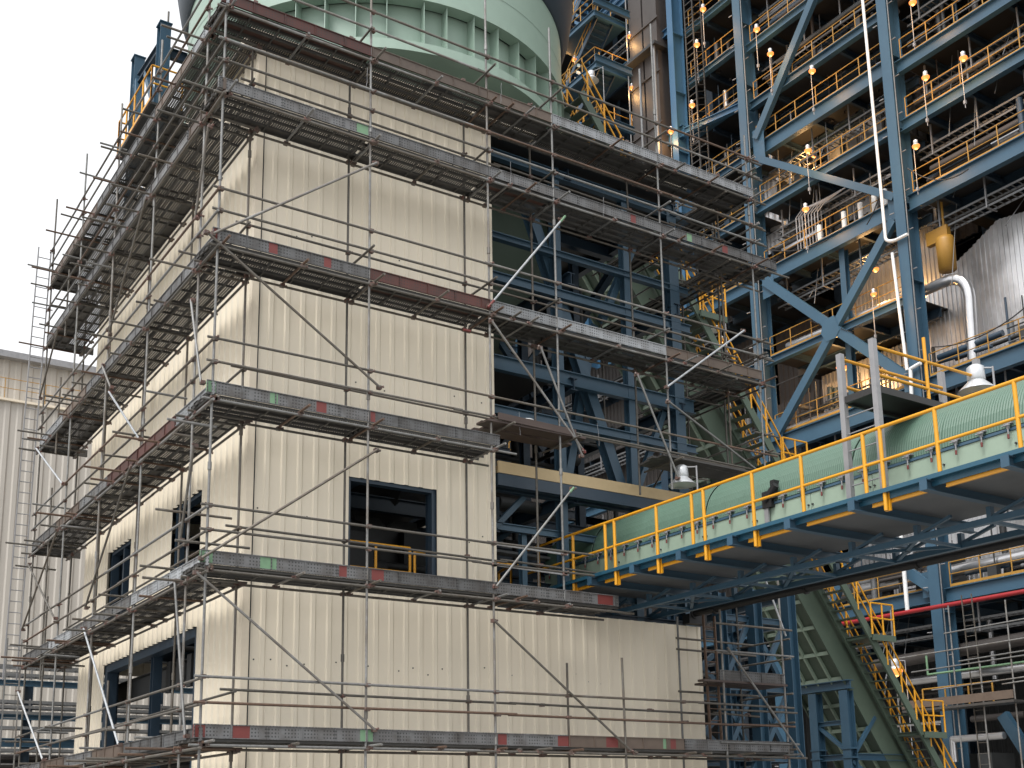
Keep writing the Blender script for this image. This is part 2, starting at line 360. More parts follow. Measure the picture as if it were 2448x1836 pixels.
def rail_posts(mb, pts, h=1.05, r=.024, step=1.4, mid=True, toe=0):
    pts = [Vector(p) for p in pts]
    for p, q in zip(pts, pts[1:]):
        L = (q-p).length; n = max(1, round(L/step)); up = Vector((0, 0, h))
        mb.tube(p+up, q+up, r, 6)
        if mid: mb.tube(p+up*.52, q+up*.52, r*.9, 6)
        for i in range(n+1):
            c = p.lerp(q, i/n); mb.tube(c, c+up, r*1.05, 6, caps=False)
        if toe: mb.bar(p+Vector((0, 0, toe/2+.02)), q+Vector((0, 0, toe/2+.02)), .012, toe)
    return mb
rail_posts(mb, [(3.3, 1.75, 6.05), (4.86, 1.75, 6.05)], 1.08, .03, .78); rail_posts(mb, [(4.97, 1.75, 6.05), (6.0, 1.75, 6.05)], 1.02, .03, 1.0)
mb.build('guard_rail', 'yellow', bld)
mb = MB(); rail_posts(mb, [(6.9, 2.0, 6.1), (7.5, 2.0, 6.1), (7.9, 3.6, 6.1)], 1.0, .03, .8); mb.build('guard_rail', 'yellow', bld)
mb = MB()
for k in range(5): mb.box((7.1+k*.15, 4.4, 8.9+k*.25), (7.13+k*.15, 5.2, 8.93+k*.25))
rail_posts(mb, [(6.8, 4.6, 11.6), (8.2, 4.6, 9.3)], 1.0, .03, .5); rail_posts(mb, [(6.8, 5.3, 11.6), (8.2, 5.3, 9.3)], 1.0, .03, .5); mb.build('stair_rail', 'yellow', bld)
mb = MB(); mb.box((6.72, 1.30, 8.92), (10.5, 1.50, 9.06)); mb.box((6.72, 1.24, 8.90), (12.3, 1.30, 9.16)); mb.build('sill_flashing', 'tan', bld)
MB().ibeam((6.6, 1.75, 7.86), (10.6, 1.75, 7.86), .12, .16).build('girt', 'bluem', bld)
for x in (7.75, 8.8): MB().ibeam((x, 1.9, 6.05), (x, 1.9, 7.8), .13, .15, .014, up=(0, 1, 0)).build('column', 'bluem', bld)
MB().ibeam((7.35, 2.4, 7.9), (7.35, 2.4, 8.7), .16, .16, .014, up=(0, 1, 0)).build('column', 'blue2', bld)
clad('x', 8.2, 7.0, 12.2, 6.0, 8.6, [], out=-1, depth=.05, pitch=.4).build('inner_lining', 'brownj', bld)
for z in (6.4, 7.0, 9.6, 12.4):
    for y in (3.4, 5.6, 9.2): MB().ibeam((6.8, y, z), (12.3, y, z), .14, .22, .014).build('floor_beam', 'blue2', bld)
mb = MB(); mb.box((6.7, 1.22, 8.62), (12.35, 1.4, 8.88)); mb.build('edge_beam', 'blue2', bld)
mb = MB()
for z in (17.08,): mb.ibeam((WX+.15, 1.5, z), (WX+.15, 12.9, z), .2, .26); mb.ibeam((1.2, 1.45, z), (12.3, 1.45, z), .2, .26)
mb.build('eaves_beam', 'blue2', bld)
mb = MB(); mb.box((WX-.33, WY-.33, 17.0), (BX, WY-.0, 17.16)); mb.box((WX-.33, WY+.002, 17.0), (WX, BY, 17.16)); mb.build('added_eave', 'trim', bld)  # hidden eave strip, added to shade the top of the clad walls
mb = MB()
for k in range(95):
    x = random.uniform(7.0, 12.0); y = random.uniform(3, 12); z = random.uniform(6.2, 15.5)
    d = random.choice(((random.uniform(.5, 3), 0, 0), (0, random.uniform(.5, 4), 0), (0, 0, random.uniform(.5, 2.5))))
    q = (min(12.2, x+d[0]), min(12.6, y+d[1]), min(16.5, z+d[2])); mb.tube((x, y, z), q, random.choice((.04, .06, .1, .16)), 8)
mb.build('process_pipes', 'dark2', bld, kind='stuff')
for z, y in ((8.25, 3.0), (7.75, 3.4), (7.2, 5), (9.9, 5), (12.6, 4)):
    MB().bar((6.8, y, z), (10.4, y+.2, z), .3, .06).build('cable_tray', 'tray', bld)
# ================================================================== SILO
SC = (6.75, 7.1)
silo = thing('silo', (SC[0], SC[1], 17), 'round pale green steel silo with ribbed base ring above the clad building', 'silo')
MB().lathe([(5.05, 20.45), (5.05, 22.3)], 96, (*SC, 0)).build('shell', 'green', silo)
MB().lathe([(5.02, 20.62), (5.10, 20.62), (5.10, 20.42), (4.78, 20.42)], 96, (*SC, 0), smooth=False).build('upper_ring', 'green', silo)
MB().lathe([(4.72, 19.2), (4.72, 20.45)], 96, (*SC, 0)).build('base_ring', 'green', silo)
MB().lathe([(4.6, 19.30), (5.08, 19.30), (5.08, 19.05), (4.45, 19.05), (4.45, 19.3)], 96, (*SC, 0), smooth=False).build('lower_flange', 'green', silo)
for k in range(44):
    t = R(k*360/44+random.choice((0, 0, 1.8))); c, s = math.cos(t), math.sin(t)
    if c*.5+s*.86 > .45: continue
    mb = MB(); a = Vector((SC[0]+4.7*c, SC[1]+4.7*s, 19.3)); b = Vector((SC[0]+5.04*c, SC[1]+5.04*s, 19.3)); tt = Vector((-s, c, 0))*.008; up = Vector((0, 0, 1.14))
    mb.add([a-tt, b-tt, b+tt, a+tt, a-tt+up, b-tt+up, b+tt+up, a+tt+up], [(0, 3, 2, 1), (4, 5, 6, 7), (0, 1, 5, 4), (1, 2, 6, 5), (2, 3, 7, 6), (3, 0, 4, 7)])
    mb.build('stiffener', 'green', silo)
MB().lathe([(4.45, 19.1), (4.2, 17.0)], 64, (*SC, 0)).build('skirt', 'gpanel', silo)
mb = MB()
for az in (235, 262, 300, 318):
    c, s = math.cos(R(az)), math.sin(R(az)); tx, ty = -s, c
    p = Vector((SC[0]+4.42*c, SC[1]+4.42*s, 18.3)); mb.bar(p-Vector((tx, ty, 0))*.35, p+Vector((tx, ty, 0))*.35, .1, .8)
mb.build('dark_opening', 'dark', silo)  # solid dark blocks stand in for the darkness of openings in the skirt
MB().lathe([(5.06, 22.3), (5.12, 22.32), (5.30, 22.9), (5.42, 23.6), (5.42, 27), (0.01, 28)], 96, (*SC, 0)).build('top_hood', 'navy', silo)
mb = MB(); mb.lathe([(5.055, 21.25), (5.062, 21.26), (5.055, 21.27)], 96, (*SC, 0)); mb.build('weld_seam', 'green', silo)
# ================================================================== LEFT ROOF FRAME
fr = thing('lifting_frame', (1.9, 12, 17.1), 'blue steel lifting frame with yellow hand rails on the roof at the left', 'steel frame')
for y, z1 in ((10.75, 23.7), (13.3, 24.15)):
    mb = MB(); mb.ibeam((1.9, y, 17.2), (1.9, y, z1), .3, .34, .02, up=(0, 1, 0)); mb.box((1.72, y-.2, z1), (2.08, y+.2, z1+.03)); mb.build('column', 'blue', fr)
mb = MB(); mb.tube((2.0, 10.75, 23.7), (2.0, 10.75, 24.2), .03); mb.build('lightning_rod', 'tubeb', fr)
for p, q, w in (((1.9, 10.9, 23.2), (1.9, 13.1, 23.35), .3), ((2.05, 10.75, 22.9), (4.6, 10.75, 22.9), .3), ((2.05, 10.75, 20.9), (4.2, 10.75, 20.9), .26), ((1.9, 10.9, 20.8), (1.9, 13.2, 20.8), .26), ((2.1, 13.3, 22.4), (4.6, 13.3, 22.4), .26)):
    mb = MB(); mb.ibeam(p, q, .16, w); mb.build('beam', 'blue2', fr)
mb = MB(); mb.ibeam((1.9, 12.3, 23.1), (1.9, 10.95, 20.9), .16, .16, .016, up=(1, 0, 0)); mb.build('brace', 'blue', fr)
mb = MB(); mb.bar((1.9, 13.15, 23.3), (1.9, 12.7, 21.0), .3, .25, up=(1, 0, 0)); mb.build('brace', 'blue', fr)
mb = MB(); rail_posts(mb, [(1.5, 10.3, 20.95), (1.5, 13.5, 20.95), (3.2, 13.5, 20.95)], 1.1, .028, .8, toe=.15); rail_posts(mb, [(3.2, 10.3, 20.95), (1.5, 10.3, 20.95)], 1.1, .028, .8); mb.build('hand_rail', 'yellow', fr)
MB().box((1.45, 10.25, 20.86), (3.3, 13.55, 20.93)).build('platform', 'grate', fr)
# ================================================================== MAIN SCAFFOLD
sc = thing('tube_scaffold', (0, 0, 0), 'grey tube scaffolding with perforated plank decks round two sides of the beige building', 'scaffolding')
LV = [2.92, 5.85, 8.88, 11.77, 14.8, 16.6]
XR = [0, 3.02, 5.76, 7.46, 10.49, 13.42]; XI = [.86, 2.95, 5.67, 7.43, 10.28, 13.2]
YL = [1.03, 4.16, 7.3, 10.5, 13.9]; YI = [4.2, 7.3, 10.5, 13.3]
TR = .0245
stds = []
def std(x, y, z0, z1, mt=None):
    mb = MB(); z = z0; joint = z0+random.uniform(2, 5)
    lx, ly = random.uniform(-.02, .02), random.uniform(-.02, .02)
    mb.tube((x, y, z0), (x+lx, y+ly, z1), TR, 8)
    while joint < z1-.3:
        if joint > z0+.5: mb.tube((x+lx*(joint-z0)/(z1-z0), y+ly*(joint-z0)/(z1-z0), joint-.07), (x+lx*(joint-z0)/(z1-z0), y+ly*(joint-z0)/(z1-z0), joint+.07), TR+.012, 8)
        joint += random.uniform(4.5, 6)
    stds.append((mb, mt or random.choice(('tube', 'tube', 'tube', 'tubeb')), (x, y, (z0+z1)/2)))
for x, z0, z1 in zip(XR, (0, 0, 0, 6.0, 8.75, 8.75), (19.0, 19.2, 19.6, 19.1, 20.4, 18.4)): std(x, 0, z0, z1)
for x, z0, z1 in zip(XI, (0, 0, 0, 6.1, 8.8, 8.8), (16.7, 16.6, 16.6, 16.6, 16.6, 17.9)): std(x, .85, z0, z1, 'tubeb')
for x, z0, z1 in ((8.9, 2.6, 4.9), ): std(x, -.02, z0, z1, 'tubeb')
std(8.1, .85, 2.6, 4.85, 'tubeb')
for y, z1 in zip(YL, (18.6, 18.5, 18.7, 19.0, 19.3)): std(0, y, 0, z1)
for y, z1 in zip(YI, (16.6, 16.6, 16.6, 16.7)): std(.85, y, 0, z1, 'tubeb')
for y, z0, z1 in ((12.0, 2.4, 7.4), (12.2, 5.3, 10.3), (12.1, 11.2, 13.3), (11.9, 14.4, 16.3), (5.8, 2.6, 4.6)): std(.02, y, z0, z1, 'tubeb')
capped(stds, 'standard', sc)
led = []; rails = []; trs = []; brs = []; cps = []
def tb(lst, a, b, mt=None, r=TR, cap=None):
    lst.append((MB().tube(a, b, r, 8), mt or random.choice(('tube', 'tubeb', 'tubeb')), tuple((Vector(a)+Vector(b))/2)))
def cp(p): cps.append(p)
EXT = {2.92: (13.75, 14.3), 5.85: (8.85, 14.2), 8.88: (5.95, 14.0), 11.77: (13.5, 13.9), 14.8: (14.25, 13.9), 16.6: (13.6, 13.9)}
def runs(s0, s1, L=6.2):
    out = []; s = s0
    while s < s1:
        e = min(s1, s+random.uniform(.8, 1)*L)
        if s1-e < 1.2: e = s1
        out.append((s, e)); s = e
    return out
for z in LV:
    xe, ye = EXT[z]
    for a, b in runs(-.2, xe+.25): tb(led, (a, -.05, z), (b+.12, -.05, z+random.uniform(-.01, .01)))
    for a, b in runs(.6, xe+.2): tb(led, (a, .90, z-.005), (b+.1, .90, z), 'tubeb')
    for a, b in runs(-.2, ye+.1): tb(led, (-.05, a, z-.05), (-.05, b+.12, z-.05+random.uniform(-.01, .01)))
    for a, b in runs(.7, ye): tb(led, (.90, a, z-.06), (.90, b+.1, z-.05), 'tubeb')
    # guard rails
    x_hi = 13.6
    for dz in (1.13, .70):
        for a, b in runs(-.15, x_hi if z not in (5.85,) else 8.0):
            if z == 5.85 and a > 6: continue
            mt = 'tuber' if (z == 2.92 and dz == .70) or random.random() < .1 else None
            tb(rails, (a, -.055, z+dz), (b+.2, -.055, z+dz+random.uniform(-.02, .02)), mt)
        for a, b in runs(-.1, 13.9):
            tb(rails, (-.055, a, z+dz-.04), (-.055, b+.2, z+dz-.04+random.uniform(-.02, .02)), 'tuber' if random.random() < .15 else None)
    if z < 16:
        for a, b in runs(.6, min(xe, 13.4) if z != 8.88 else 13.4): tb(rails, (a, .80, z+1.03), (b+.15, .80, z+1.0+random.uniform(-.02, .02)), 'tubeb')
        for a, b in runs(.6, 5.5): tb(rails, (.80, a, z+.98), (.80, b, z+.96), 'tubeb')
    # transoms
    for k, x in enumerate(sorted(set([.02]+[q+.06 for q in XR if q < xe]+[(p+q)/2+.1 for p, q in zip(XR, XR[1:]) if (p+q)/2 < xe]+[x_+.5 for x_ in (5.76, 10.49) if x_+.5 < xe]))):
        pr = random.choice((.12, .3, .42, .5)) if k else .1
        tb(trs, (x, -pr, z+.05), (x, 1.0, z+.05), random.choice(('tube', 'tubeb', 'tuber')))
        cp((x, .92, z+.02)); cp((x, -.05, z+.02))
    for k, y in enumerate(sorted(set([q+.06 for q in YL]+[q/2+p/2+.2 for p, q in zip([0]+YL, YL)]+[5.1, 9.4, 12.9]))):
        pr = random.choice((.3, .55, .75, .9)) if k else .2
        tb(trs, (-pr, y, z+.0), (1.0, y, z+.0), random.choice(('tubeb', 'tubeb', 'tuber')))
        cp((.92, y, z-.03)); cp((-.05, y, z-.03))
    for x in XR:
        if x <= xe+.1:
            for dz in (0, .70, 1.13): cp((x+.01, -.03, z+dz))
    for x in XI:
        if x <= xe+.1: cp((x, .87, z)); cp((x, .83, z+1.02))
    for y in YL:
        for dz in (-.05, .66, 1.09): cp((-.03, y, z+dz))
    for y in YI: cp((.87, y, z-.05))
# hang-on short rails by the gallery
for z in (6.97, 6.55): tb(rails, (5.5, -.03, z), (7.55, -.03, z-.03), 'tubel'); cp((7.46, -.03, z-.02)); cp((5.76, -.03, z))
for z in (9.58, 10.01): pass
for z in LV:
    for y in [0.3]+YL+[2.6, 5.8, 8.9, 12.2]:
        if random.random() < .75: dz = random.choice((.55, .95, 1.25, .3, -.35)); tb(trs, (-random.uniform(.25, .7), y+.08, z+dz), (random.uniform(.15, .95), y+.08, z+dz+random.uniform(-.02, .02)))
    if z < 16:
        for a, b in runs(5.5, 13.4): tb(rails, (.80, a, z+.95), (.80, b+.1, z+.95), 'tubeb')
for x in XR[1:]:
    for z in LV[3:]:
        if random.random() < .6: tb(trs, (x-.07, -random.uniform(.15, .5), z+.68), (x-.07, .9, z+.68))
capped(led, 'ledger', sc); capped(rails, 'guard_rail', sc); capped(trs, 'transom', sc)
DR = [((-.13, 11.95), (3.1, 14.35), 'tube'), ((-.25, 11.95), (3.2, 9.7), 'tubeb'), ((-.12, 6.03), (3.15, 8.45), 'tubeb'), ((-.2, 5.78), (3.15, 3.25), 'tube'),
      ((7.6, 14.4), (5.7, 11.95), 'tubel'), ((5.74, 11.62), (8.0, 9.2), 'tube'), ((7.68, 8.35), (5.76, 6.1), 'tube'), ((5.7, 5.42), (8.95, 3.0), 'tubeb'),
      ((12.9, 13.0), (10.4, 11.1), 'tubel'), ((10.42, 10.75), (13.5, 9.35), 'tube'), ((9.54, 11.22), (10.6, 9.0), 'tube'), ((6.95, 11.3), (7.95, 9.1), 'tube')]
for (x0, z0), (x1, z1), mt in DR:
    y = -.10; tb(brs, (x0, y, z0), (x1, y, z1), mt); cp((x0, -.07, z0)); cp((x1, -.07, z1))
DL = [((7.64, 5.95), (4.4, 3.2), 'tubel'), ((14.2, 5.2), (10.8, 3.25), 'tubel'), ((6.6, 11.12), (4.05, 9.3), 'tubel'), ((14.0, 11.85), (10.6, 10.0), 'tubel'),
      ((14.0, 8.6), (10.5, 6.6), 'tubeb'), ((10.8, 8.85), (14.2, 6.85), 'tubeb'), ((4.6, 8.85), (7.6, 6.4), 'tubeb'), ((0.6, 8.2), (1.15, 6.6), 'tubeb'),
      ((1.35, 5.9), (.45, 3.1), 'tube'), ((1.1, 11.15), (.35, 9.3), 'tube'), ((.5, 14.4), (1.05, 12.8), 'tubeb'), ((4.44, 14.8), (6.9, 12.6), 'tubeb'), ((7.35, 12.0), (6.5, 11.2), 'tube'), ((14.0, 13.3), (12.2, 14.7), 'tubeb')]
for (y0, z0), (y1, z1), mt in DL:
    x = -.10; tb(brs, (x, y0, z0), (x, y1, z1), mt); cp((-.07, y0, z0)); cp((-.07, y1, z1))
capped(brs, 'brace', sc)
# coloured tube ends
mb = MB(); mb.tube((7.55, -.10, 14.33), (7.68, -.10, 14.50), TR+.004); mb.tube((7.60, -.10, 8.25), (7.70, -.10, 8.37), TR+.004); mb.build('painted_tube_end', 'lgreen', sc)
mb = MB(); mb.tube((5.66, -.10, 11.90), (5.8, -.10, 12.08), TR+.004); mb.tube((7.95, -.10, 9.25), (8.03, -.10, 9.17), TR+.004); mb.tube((5.1, -.055, 11.3), (5.25, -.055, 11.3), TR+.004); mb.build('painted_tube_end', 'red', sc)
# couplers
items = []
for p in cps:
    mb = MB(); s = .042; a = random.uniform(0, 3)
    mb.box((p[0]-s, p[1]-s, p[2]-s*.8), (p[0]+s, p[1]+s, p[2]+s*.8))
    d = Vector((math.cos(a), -abs(math.sin(a)), random.uniform(-.3, .3))).normalized()*.085; mb.tube(p, Vector(p)+d, .014, 5); mb.tube(Vector(p)+d*.8, Vector(p)+d*1.1, .022, 6)
    items.append((mb, 'coupler', p))
capped(items, 'coupler', sc)
# decks: perforated planks laid on the transoms, one part for each bay
def deck(axis, a0, a1, c0, z, n=4, w=.205, mats=('plank', 'plank_s'), bay_mat=None):
    mb = MB(); top = z+.12
    def P(s, c, zz): return (s, c, zz) if axis == 'x' else (c, s, zz)
    for k in range(n):
        c = c0+k*(w+.012); mb.cur = 0
        e0 = a0+random.uniform(-.03, .03); e1 = a1+random.uniform(-.03, .05)
        solid = random.random() < .28
        mb.cur = 2 if solid else 0
        mb.add([P(e0, c, top), P(e1, c, top), P(e1, c+w, top), P(e0, c+w, top)], [(0, 1, 2, 3)])
        mb.cur = 1
        for cc in (c, c+w-.012): mb.box(P(e0, cc, top-.05), P(e1, cc+.012, top-.002))
        s = e0+.02
        while s < e1: mb.box(P(s, c+.012, top-.05), P(s+.025, c+w-.012, top-.004)); s += .6
    return mb
def toe(axis, a0, a1, fixed, z, mt, bands=()):
    """bands: (from, to, 1 red / 2 green)"""
    mb = MB(); mats = [mt, 'red', 'lgreen', 'galv']; sgn = -1
    def bx(s0, s1, z0, z1, d0, d1):
        if axis == 'x': mb.box((s0, fixed+d0, z0), (s1, fixed+d1, z1))
        else: mb.box((fixed+d0, s0, z0), (fixed+d1, s1, z1))
    cuts = sorted({a0, a1, *[q for b in bands for q in b[:2] if a0 < q < a1]})
    for s0, s1 in zip(cuts, cuts[1:]):
        mb.cur = 0
        for b in bands:
            if b[0] <= (s0+s1)/2 <= b[1]: mb.cur = b[2]
        bx(s0, s1, z+.13, z+.34, .012, .05)
    mb.cur = 0
    bx(a0, a1, z+.335, z+.352, -.004, .03); bx(a0, a1, z+.118, z+.13, -.004, .03)
    s = a0
    mb.cur = 0
    while s < a1-.02:
        bx(s, s+.015, z+.131, z+.334, -.006, .012); s += .63
    return mb.build('toe_board', mats, sc)
TOE_R = {16.6: ['toe_r', 'toe_o', 'toe_o', 'toe_l', 'toe_l', 'toe_l'], 14.8: ['toe_g', 'toe_g', 'toe_g', 'toe_g', 'toe_g', 'toe_g'],
         11.77: ['toe_g', 'toe_r', 'toe_l', 'toe_l', 'toe_o', 'toe_l'], 8.88: ['toe_g', 'toe_g', 'toe_g'], 5.85: ['toe_g', 'toe_g', 'toe_g', 'toe_g'],
         2.92: ['toe_g', 'toe_g', 'toe_g', 'toe_o', 'toe_g', 'toe_o']}
BANDS = {11.77: [(-.2, .0, 1), (.95, 1.12, 1), (2.05, 2.2, 1)], 8.88: [(-.2, .05, 2), (1.05, 1.2, 2), (1.95, 2.15, 1), (3.0, 3.15, 1)],
         5.85: [(-.3, .1, 2), (.95, 1.25, 2), (2.45, 2.6, 1), (3.1, 3.35, 1), (8.3, 8.7, 1)], 2.92: [(-.15, .08, 1), (.55, .85, 1), (2.9, 3.15, 2), (5.8, 6.0, 1), (7.2, 7.5, 1), (8.4, 8.7, 1), (9.9, 10.0, 2), (10.1, 10.25, 1)], 14.8: [(2.7, 2.95, 2), (9.6, 9.75, 1), (11.3, 11.45, 2), (12.4, 12.6, 1)]}
for z in LV:
    xe, ye = EXT[z]
    cuts = [-.12]+[x for x in XR[1:] if x < xe-.5]+[xe]
    for i, (a, b) in enumerate(zip(cuts, cuts[1:])):
        solid = 'plank_r' if (z, i) in ((16.6, 0), (16.6, 1), (14.8, 2), (11.77, 1)) else 'plank_s'
        deck('x', a, b, .02, z).build('deck', ['plank', 'plank_s', solid], sc)
        m_ = TOE_R[z][min(i, len(TOE_R[z])-1)]
        toe('x', a+.005, b-.005, -.03, z, m_, BANDS.get(z, []))
    cuts = [.90]+[y for y in YL[1:] if y < ye-.5]+[ye]
    for i, (a, b) in enumerate(zip(cuts, cuts[1:])):
        deck('y', a, b, .02, z-.05).build('deck', ['plank', 'plank_s', 'plank_s' if i % 2 else 'plank'], sc)
    cuts = [-.13, 1.9, 4.3, 6.6, 9.0, 11.3, ye]
    for i, (a, b) in enumerate(zip(cuts, cuts[1:])):
        m_ = random.choice(('toe_g', 'toe_g', 'toe_o', 'toe_l')) if not (z in (5.85,) and i == 0) else 'toe_l'
        if z == 8.88 and i in (1, 2): m_ = 'toe_r'
        if z == 2.92: m_ = ('toe_g', 'toe_g', 'toe_o', 'toe_g', 'toe_o', 'toe_g')[i]
        toe('y', a+.03, b-.005, -.04, z-.05, m_)
    mb = MB(); mb.box((-.02, ye+.01, z+.02), (1.25, ye+.06, z+.22)); mb.build('toe_board', 'plank_s', sc)
for x, y, z0, z1 in ((13.45, 2.6, 8.8, 17.8), (13.45, 5.0, 8.8, 17.6), (12.62, 5.0, 8.8, 16.8), (13.5, 1.3, 0, 17.7)): MB().tube((x, y, z0), (x, y, z1), TR, 8).build('return_standard', 'tubeb', sc)
for z, y1 in ((9.4, 3.4), (11.77, 4.8), (14.8, 5.2), (16.6, 5.1)):
    deck('y', .92, y1, 12.62, z-.05).build('deck', ['plank', 'plank_s', 'plank_s'], sc)
    for x in (12.58, 13.55): MB().tube((x, -.1, z-.05), (x, y1+.2, z-.05), TR).build('return_ledger', 'tubeb', sc)
    for dz in (.7, 1.13): MB().tube((13.55, -.2, z+dz), (13.55, y1+.1, z+dz-.02), TR).build('return_rail', random.choice(('tube', 'tubeb')), sc)
    for y in (1.6, 2.7, 3.9, 5.0):
        if y < y1: MB().tube((12.4, y, z), (13.85, y, z), TR).build('return_transom', 'tubeb', sc)
    for y in (.05, 1.3, 2.6): 
        for dz in (.7, 1.13): MB().tube((13.2, y, z+dz+.03), (14.0, y, z+dz+.03), TR).build('tube_end', 'tubeb', sc)
tb2 = MB().tube((13.5, 1.2, 13.0), (13.5, 4.8, 9.6), TR).build('brace', 'tubeb', sc)
# wire ties
for x, z in ((2.9, 16.4), (6.1, 17.2), (6.3, 15.4), (8.8, 15.3), (12.0, 17.2), (6.4, 9.8), (8.4, 9.9)):
    p = Vector((x, -.06, z)); mb = MB()
    for k in range(5):
        q = p+Vector((random.uniform(-.02, .02), 0, -.1)); mb.tube(p, q, .004, 4); p = q
    mb.build('wire_tie', 'galv', sc)
# ================================================================== timber platforms on the scaffold
tp = thing('timber_platform', (6.9, .4, 9.6), 'brown timber plank platform hung on the scaffold next to the clad corner, bucket on it', 'platform')
for k in range(4):
    mb = MB(); y = .02+k*.23; a, b = 5.72+random.uniform(-.1, .1), 7.95+random.uniform(-.1, .12)
    mb.bar((a, y, 9.50+.02*(k % 2)), (b, y+random.uniform(-.03, .03), 9.50+.02*(k % 2)), .21, .045); mb.build('plank', 'wood', tp)
mb = MB(); mb.bar((5.85, -.12, 9.60), (7.8, -.10, 9.57), .03, .14); mb.build('edge_board', 'wood', tp)
for x in (6.1, 7.75): MB().tube((x, -.35, 9.44), (x, 1.05, 9.44), TR).build('bearer', 'tubeb', tp)
tp2 = thing('timber_platform', (11.8, .4, 9.5), 'dark plank platform on the scaffold at the far right above the green gallery', 'platform')
for k in range(4):
    mb = MB(); y = .05+k*.23; mb.bar((10.2+random.uniform(-.1, .1), y, 9.5), (13.5, y, 9.5+random.uniform(-.02, .02)), .21, .045); mb.build('plank', 'plank_s', tp2)
for x in (10.6, 13.2): MB().tube((x, -.3, 9.43), (x, 1.05, 9.43), TR).build('bearer', 'tubeb', tp2)
bk = MB().lathe([(.01, 0), (.12, 0), (.135, .26), (.142, .26), (.142, .24), (.14, .24)], 20, (6.85, .32, 9.55))
bk.lathe([(.01, .2), (.13, .2)], 20, (6.85, .32, 9.55))
tag(bk.build('bucket', 'white'), 'white plastic bucket standing on the brown timber platform', 'bucket')
# ================================================================== LADDERS
def ladder(name, p0, p1, w, axis, n_step=.3, mat='galv', label='', r=.018):
    p0, p1 = Vector(p0), Vector(p1); t = thing(name, p0, label, 'ladder'); wv = Vector((w, 0, 0)) if axis == 'x' else Vector((0, w, 0))
    for s in (0, 1): mb = MB(); mb.bar(p0+wv*s, p1+wv*s, .03, .06, up=(0, 1, 0) if axis == 'x' else (1, 0, 0)); mb.build('stile', mat, t)
    L = (p1-p0).length; k = int(L/n_step)
    for i in range(1, k):
        c = p0.lerp(p1, i/k); MB().tube(c, c+wv, .014, 6).build('rung', mat, t)
    return t
ladder('ladder', (-.47, 14.3, 5.5), (-.34, 14.3, 17.9), .34, 'x', label='long thin aluminium ladder standing against the far left end of the scaffold')
ladder('ladder', (-.42, 14.2, 0), (-.44, 14.2, 6.6), .36, 'x', label='lower aluminium ladder at the bottom left end of the scaffold', mat='tube')
# ================================================================== SMALL SCAFFOLD by the wall end
s2 = thing('tube_scaffold', (12.6, .4, 0), 'small tube scaffold tower beside the right end of the low beige wall', 'scaffolding')
for x, y, z1 in ((11.72, 0, 6.15), (13.6, 0, 7.0), (11.3, .95, 6.1), (13.5, 1.3, 6.6)): MB().tube((x, y, 0), (x, y, z1), TR).build('standard', 'tube', s2)
for z in (5.83, 5.22, 3.93, 3.22): MB().tube((11.5, -.05, z), (13.9, -.05, z), TR).build('guard_rail', random.choice(('tubeb', 'tube')), s2)
for z in (5.6, 5.15, 4.35, 3.7, 3.1): MB().tube((13.65, -.2, z), (13.65, 1.5, z), TR).build('guard_rail', 'tubeb', s2)
for z in (5.6, 5.35, 4.4): MB().tube((11.2, .9, z), (13.7, .95, z), TR).build('ledger', 'tubeb', s2)
for k in range(4): MB().bar((11.1 if k < 1 else 11.6, .05+k*.22, 4.55+.01*(k % 2)), (13.65, .05+k*.22, 4.55), .2, .045).build('plank', 'wood', s2)
toe_parent = sc; sc_keep = sc; sc = s2
toe('x', 11.6, 13.6, -.03, 4.45, 'toe_g')
sc = sc_keep
MB().tube((11.8, -.1, 5.3), (13.95, -.1, 2.95), TR).build('brace', 'tube', s2)
MB().tube((13.15, 0, 7.1), (13.75, 0, 5.7), TR).build('brace', 'tubel', s2)
ladder('ladder', (11.72, .5, 2.95), (11.68, .5, 6.1), .33, 'x', label='rust brown steel ladder inside the small scaffold tower at the right', mat='tuber', n_step=.25)
# ================================================================== CONVEYOR GALLERY
ga = thing('conveyor_gallery', (10, -4, 6.5), 'level conveyor gallery with ribbed green cover and yellow hand rails crossing to the lower right', 'conveyor')
GY0, GY1 = -21.0, 4.8
mb = MB(); mb.box((8.43, GY0, 6.615), (8.45, 1.9, 6.685)); mb.box((8.45, GY0, 6.665), (8.62, 1.9, 6.685)); mb.box((8.45, GY0, 6.615), (8.53, 1.9, 6.625)); mb.box((8.53, GY0, 6.52), (8.545, 1.9, 6.66)); mb.build('edge_channel', 'blueg', ga)
mb = MB(); mb.box((8.62, GY0, 6.62), (9.5, 1.9, 6.66)); mb.build('walkway_floor', 'floorp', ga)
for k in range(16): y = 1.7-1.405*k; mb = MB(); mb.box((8.565, y-1.33, 6.472), (8.60, y-.24, 6.55)); mb.box((8.55, y-1.33, 6.46), (8.60, y-.24, 6.472)); mb.build('kick_plate', 'yellow', ga)
beams_y = [1.7-1.405*k for k in range(17)]
for y in beams_y:
    mb = MB(); mb.ibeam((8.345, y, 6.525), (11.5, y, 6.525), .13, .17, .014); mb.build('cross_beam', 'bluem', ga); mb = MB(); mb.box((8.33, y-.068, 6.44), (8.345, y+.068, 6.61)); mb.build('end_plate', 'blue', ga)
xs = 9.95
for x, m_ in ((xs, 'blue'), (11.12, 'blue')):
    mb = MB(); mb.bar((x, GY0, 6.17), (x, 3, 6.17), .10, .10); mb.build('bottom_chord', m_, ga)
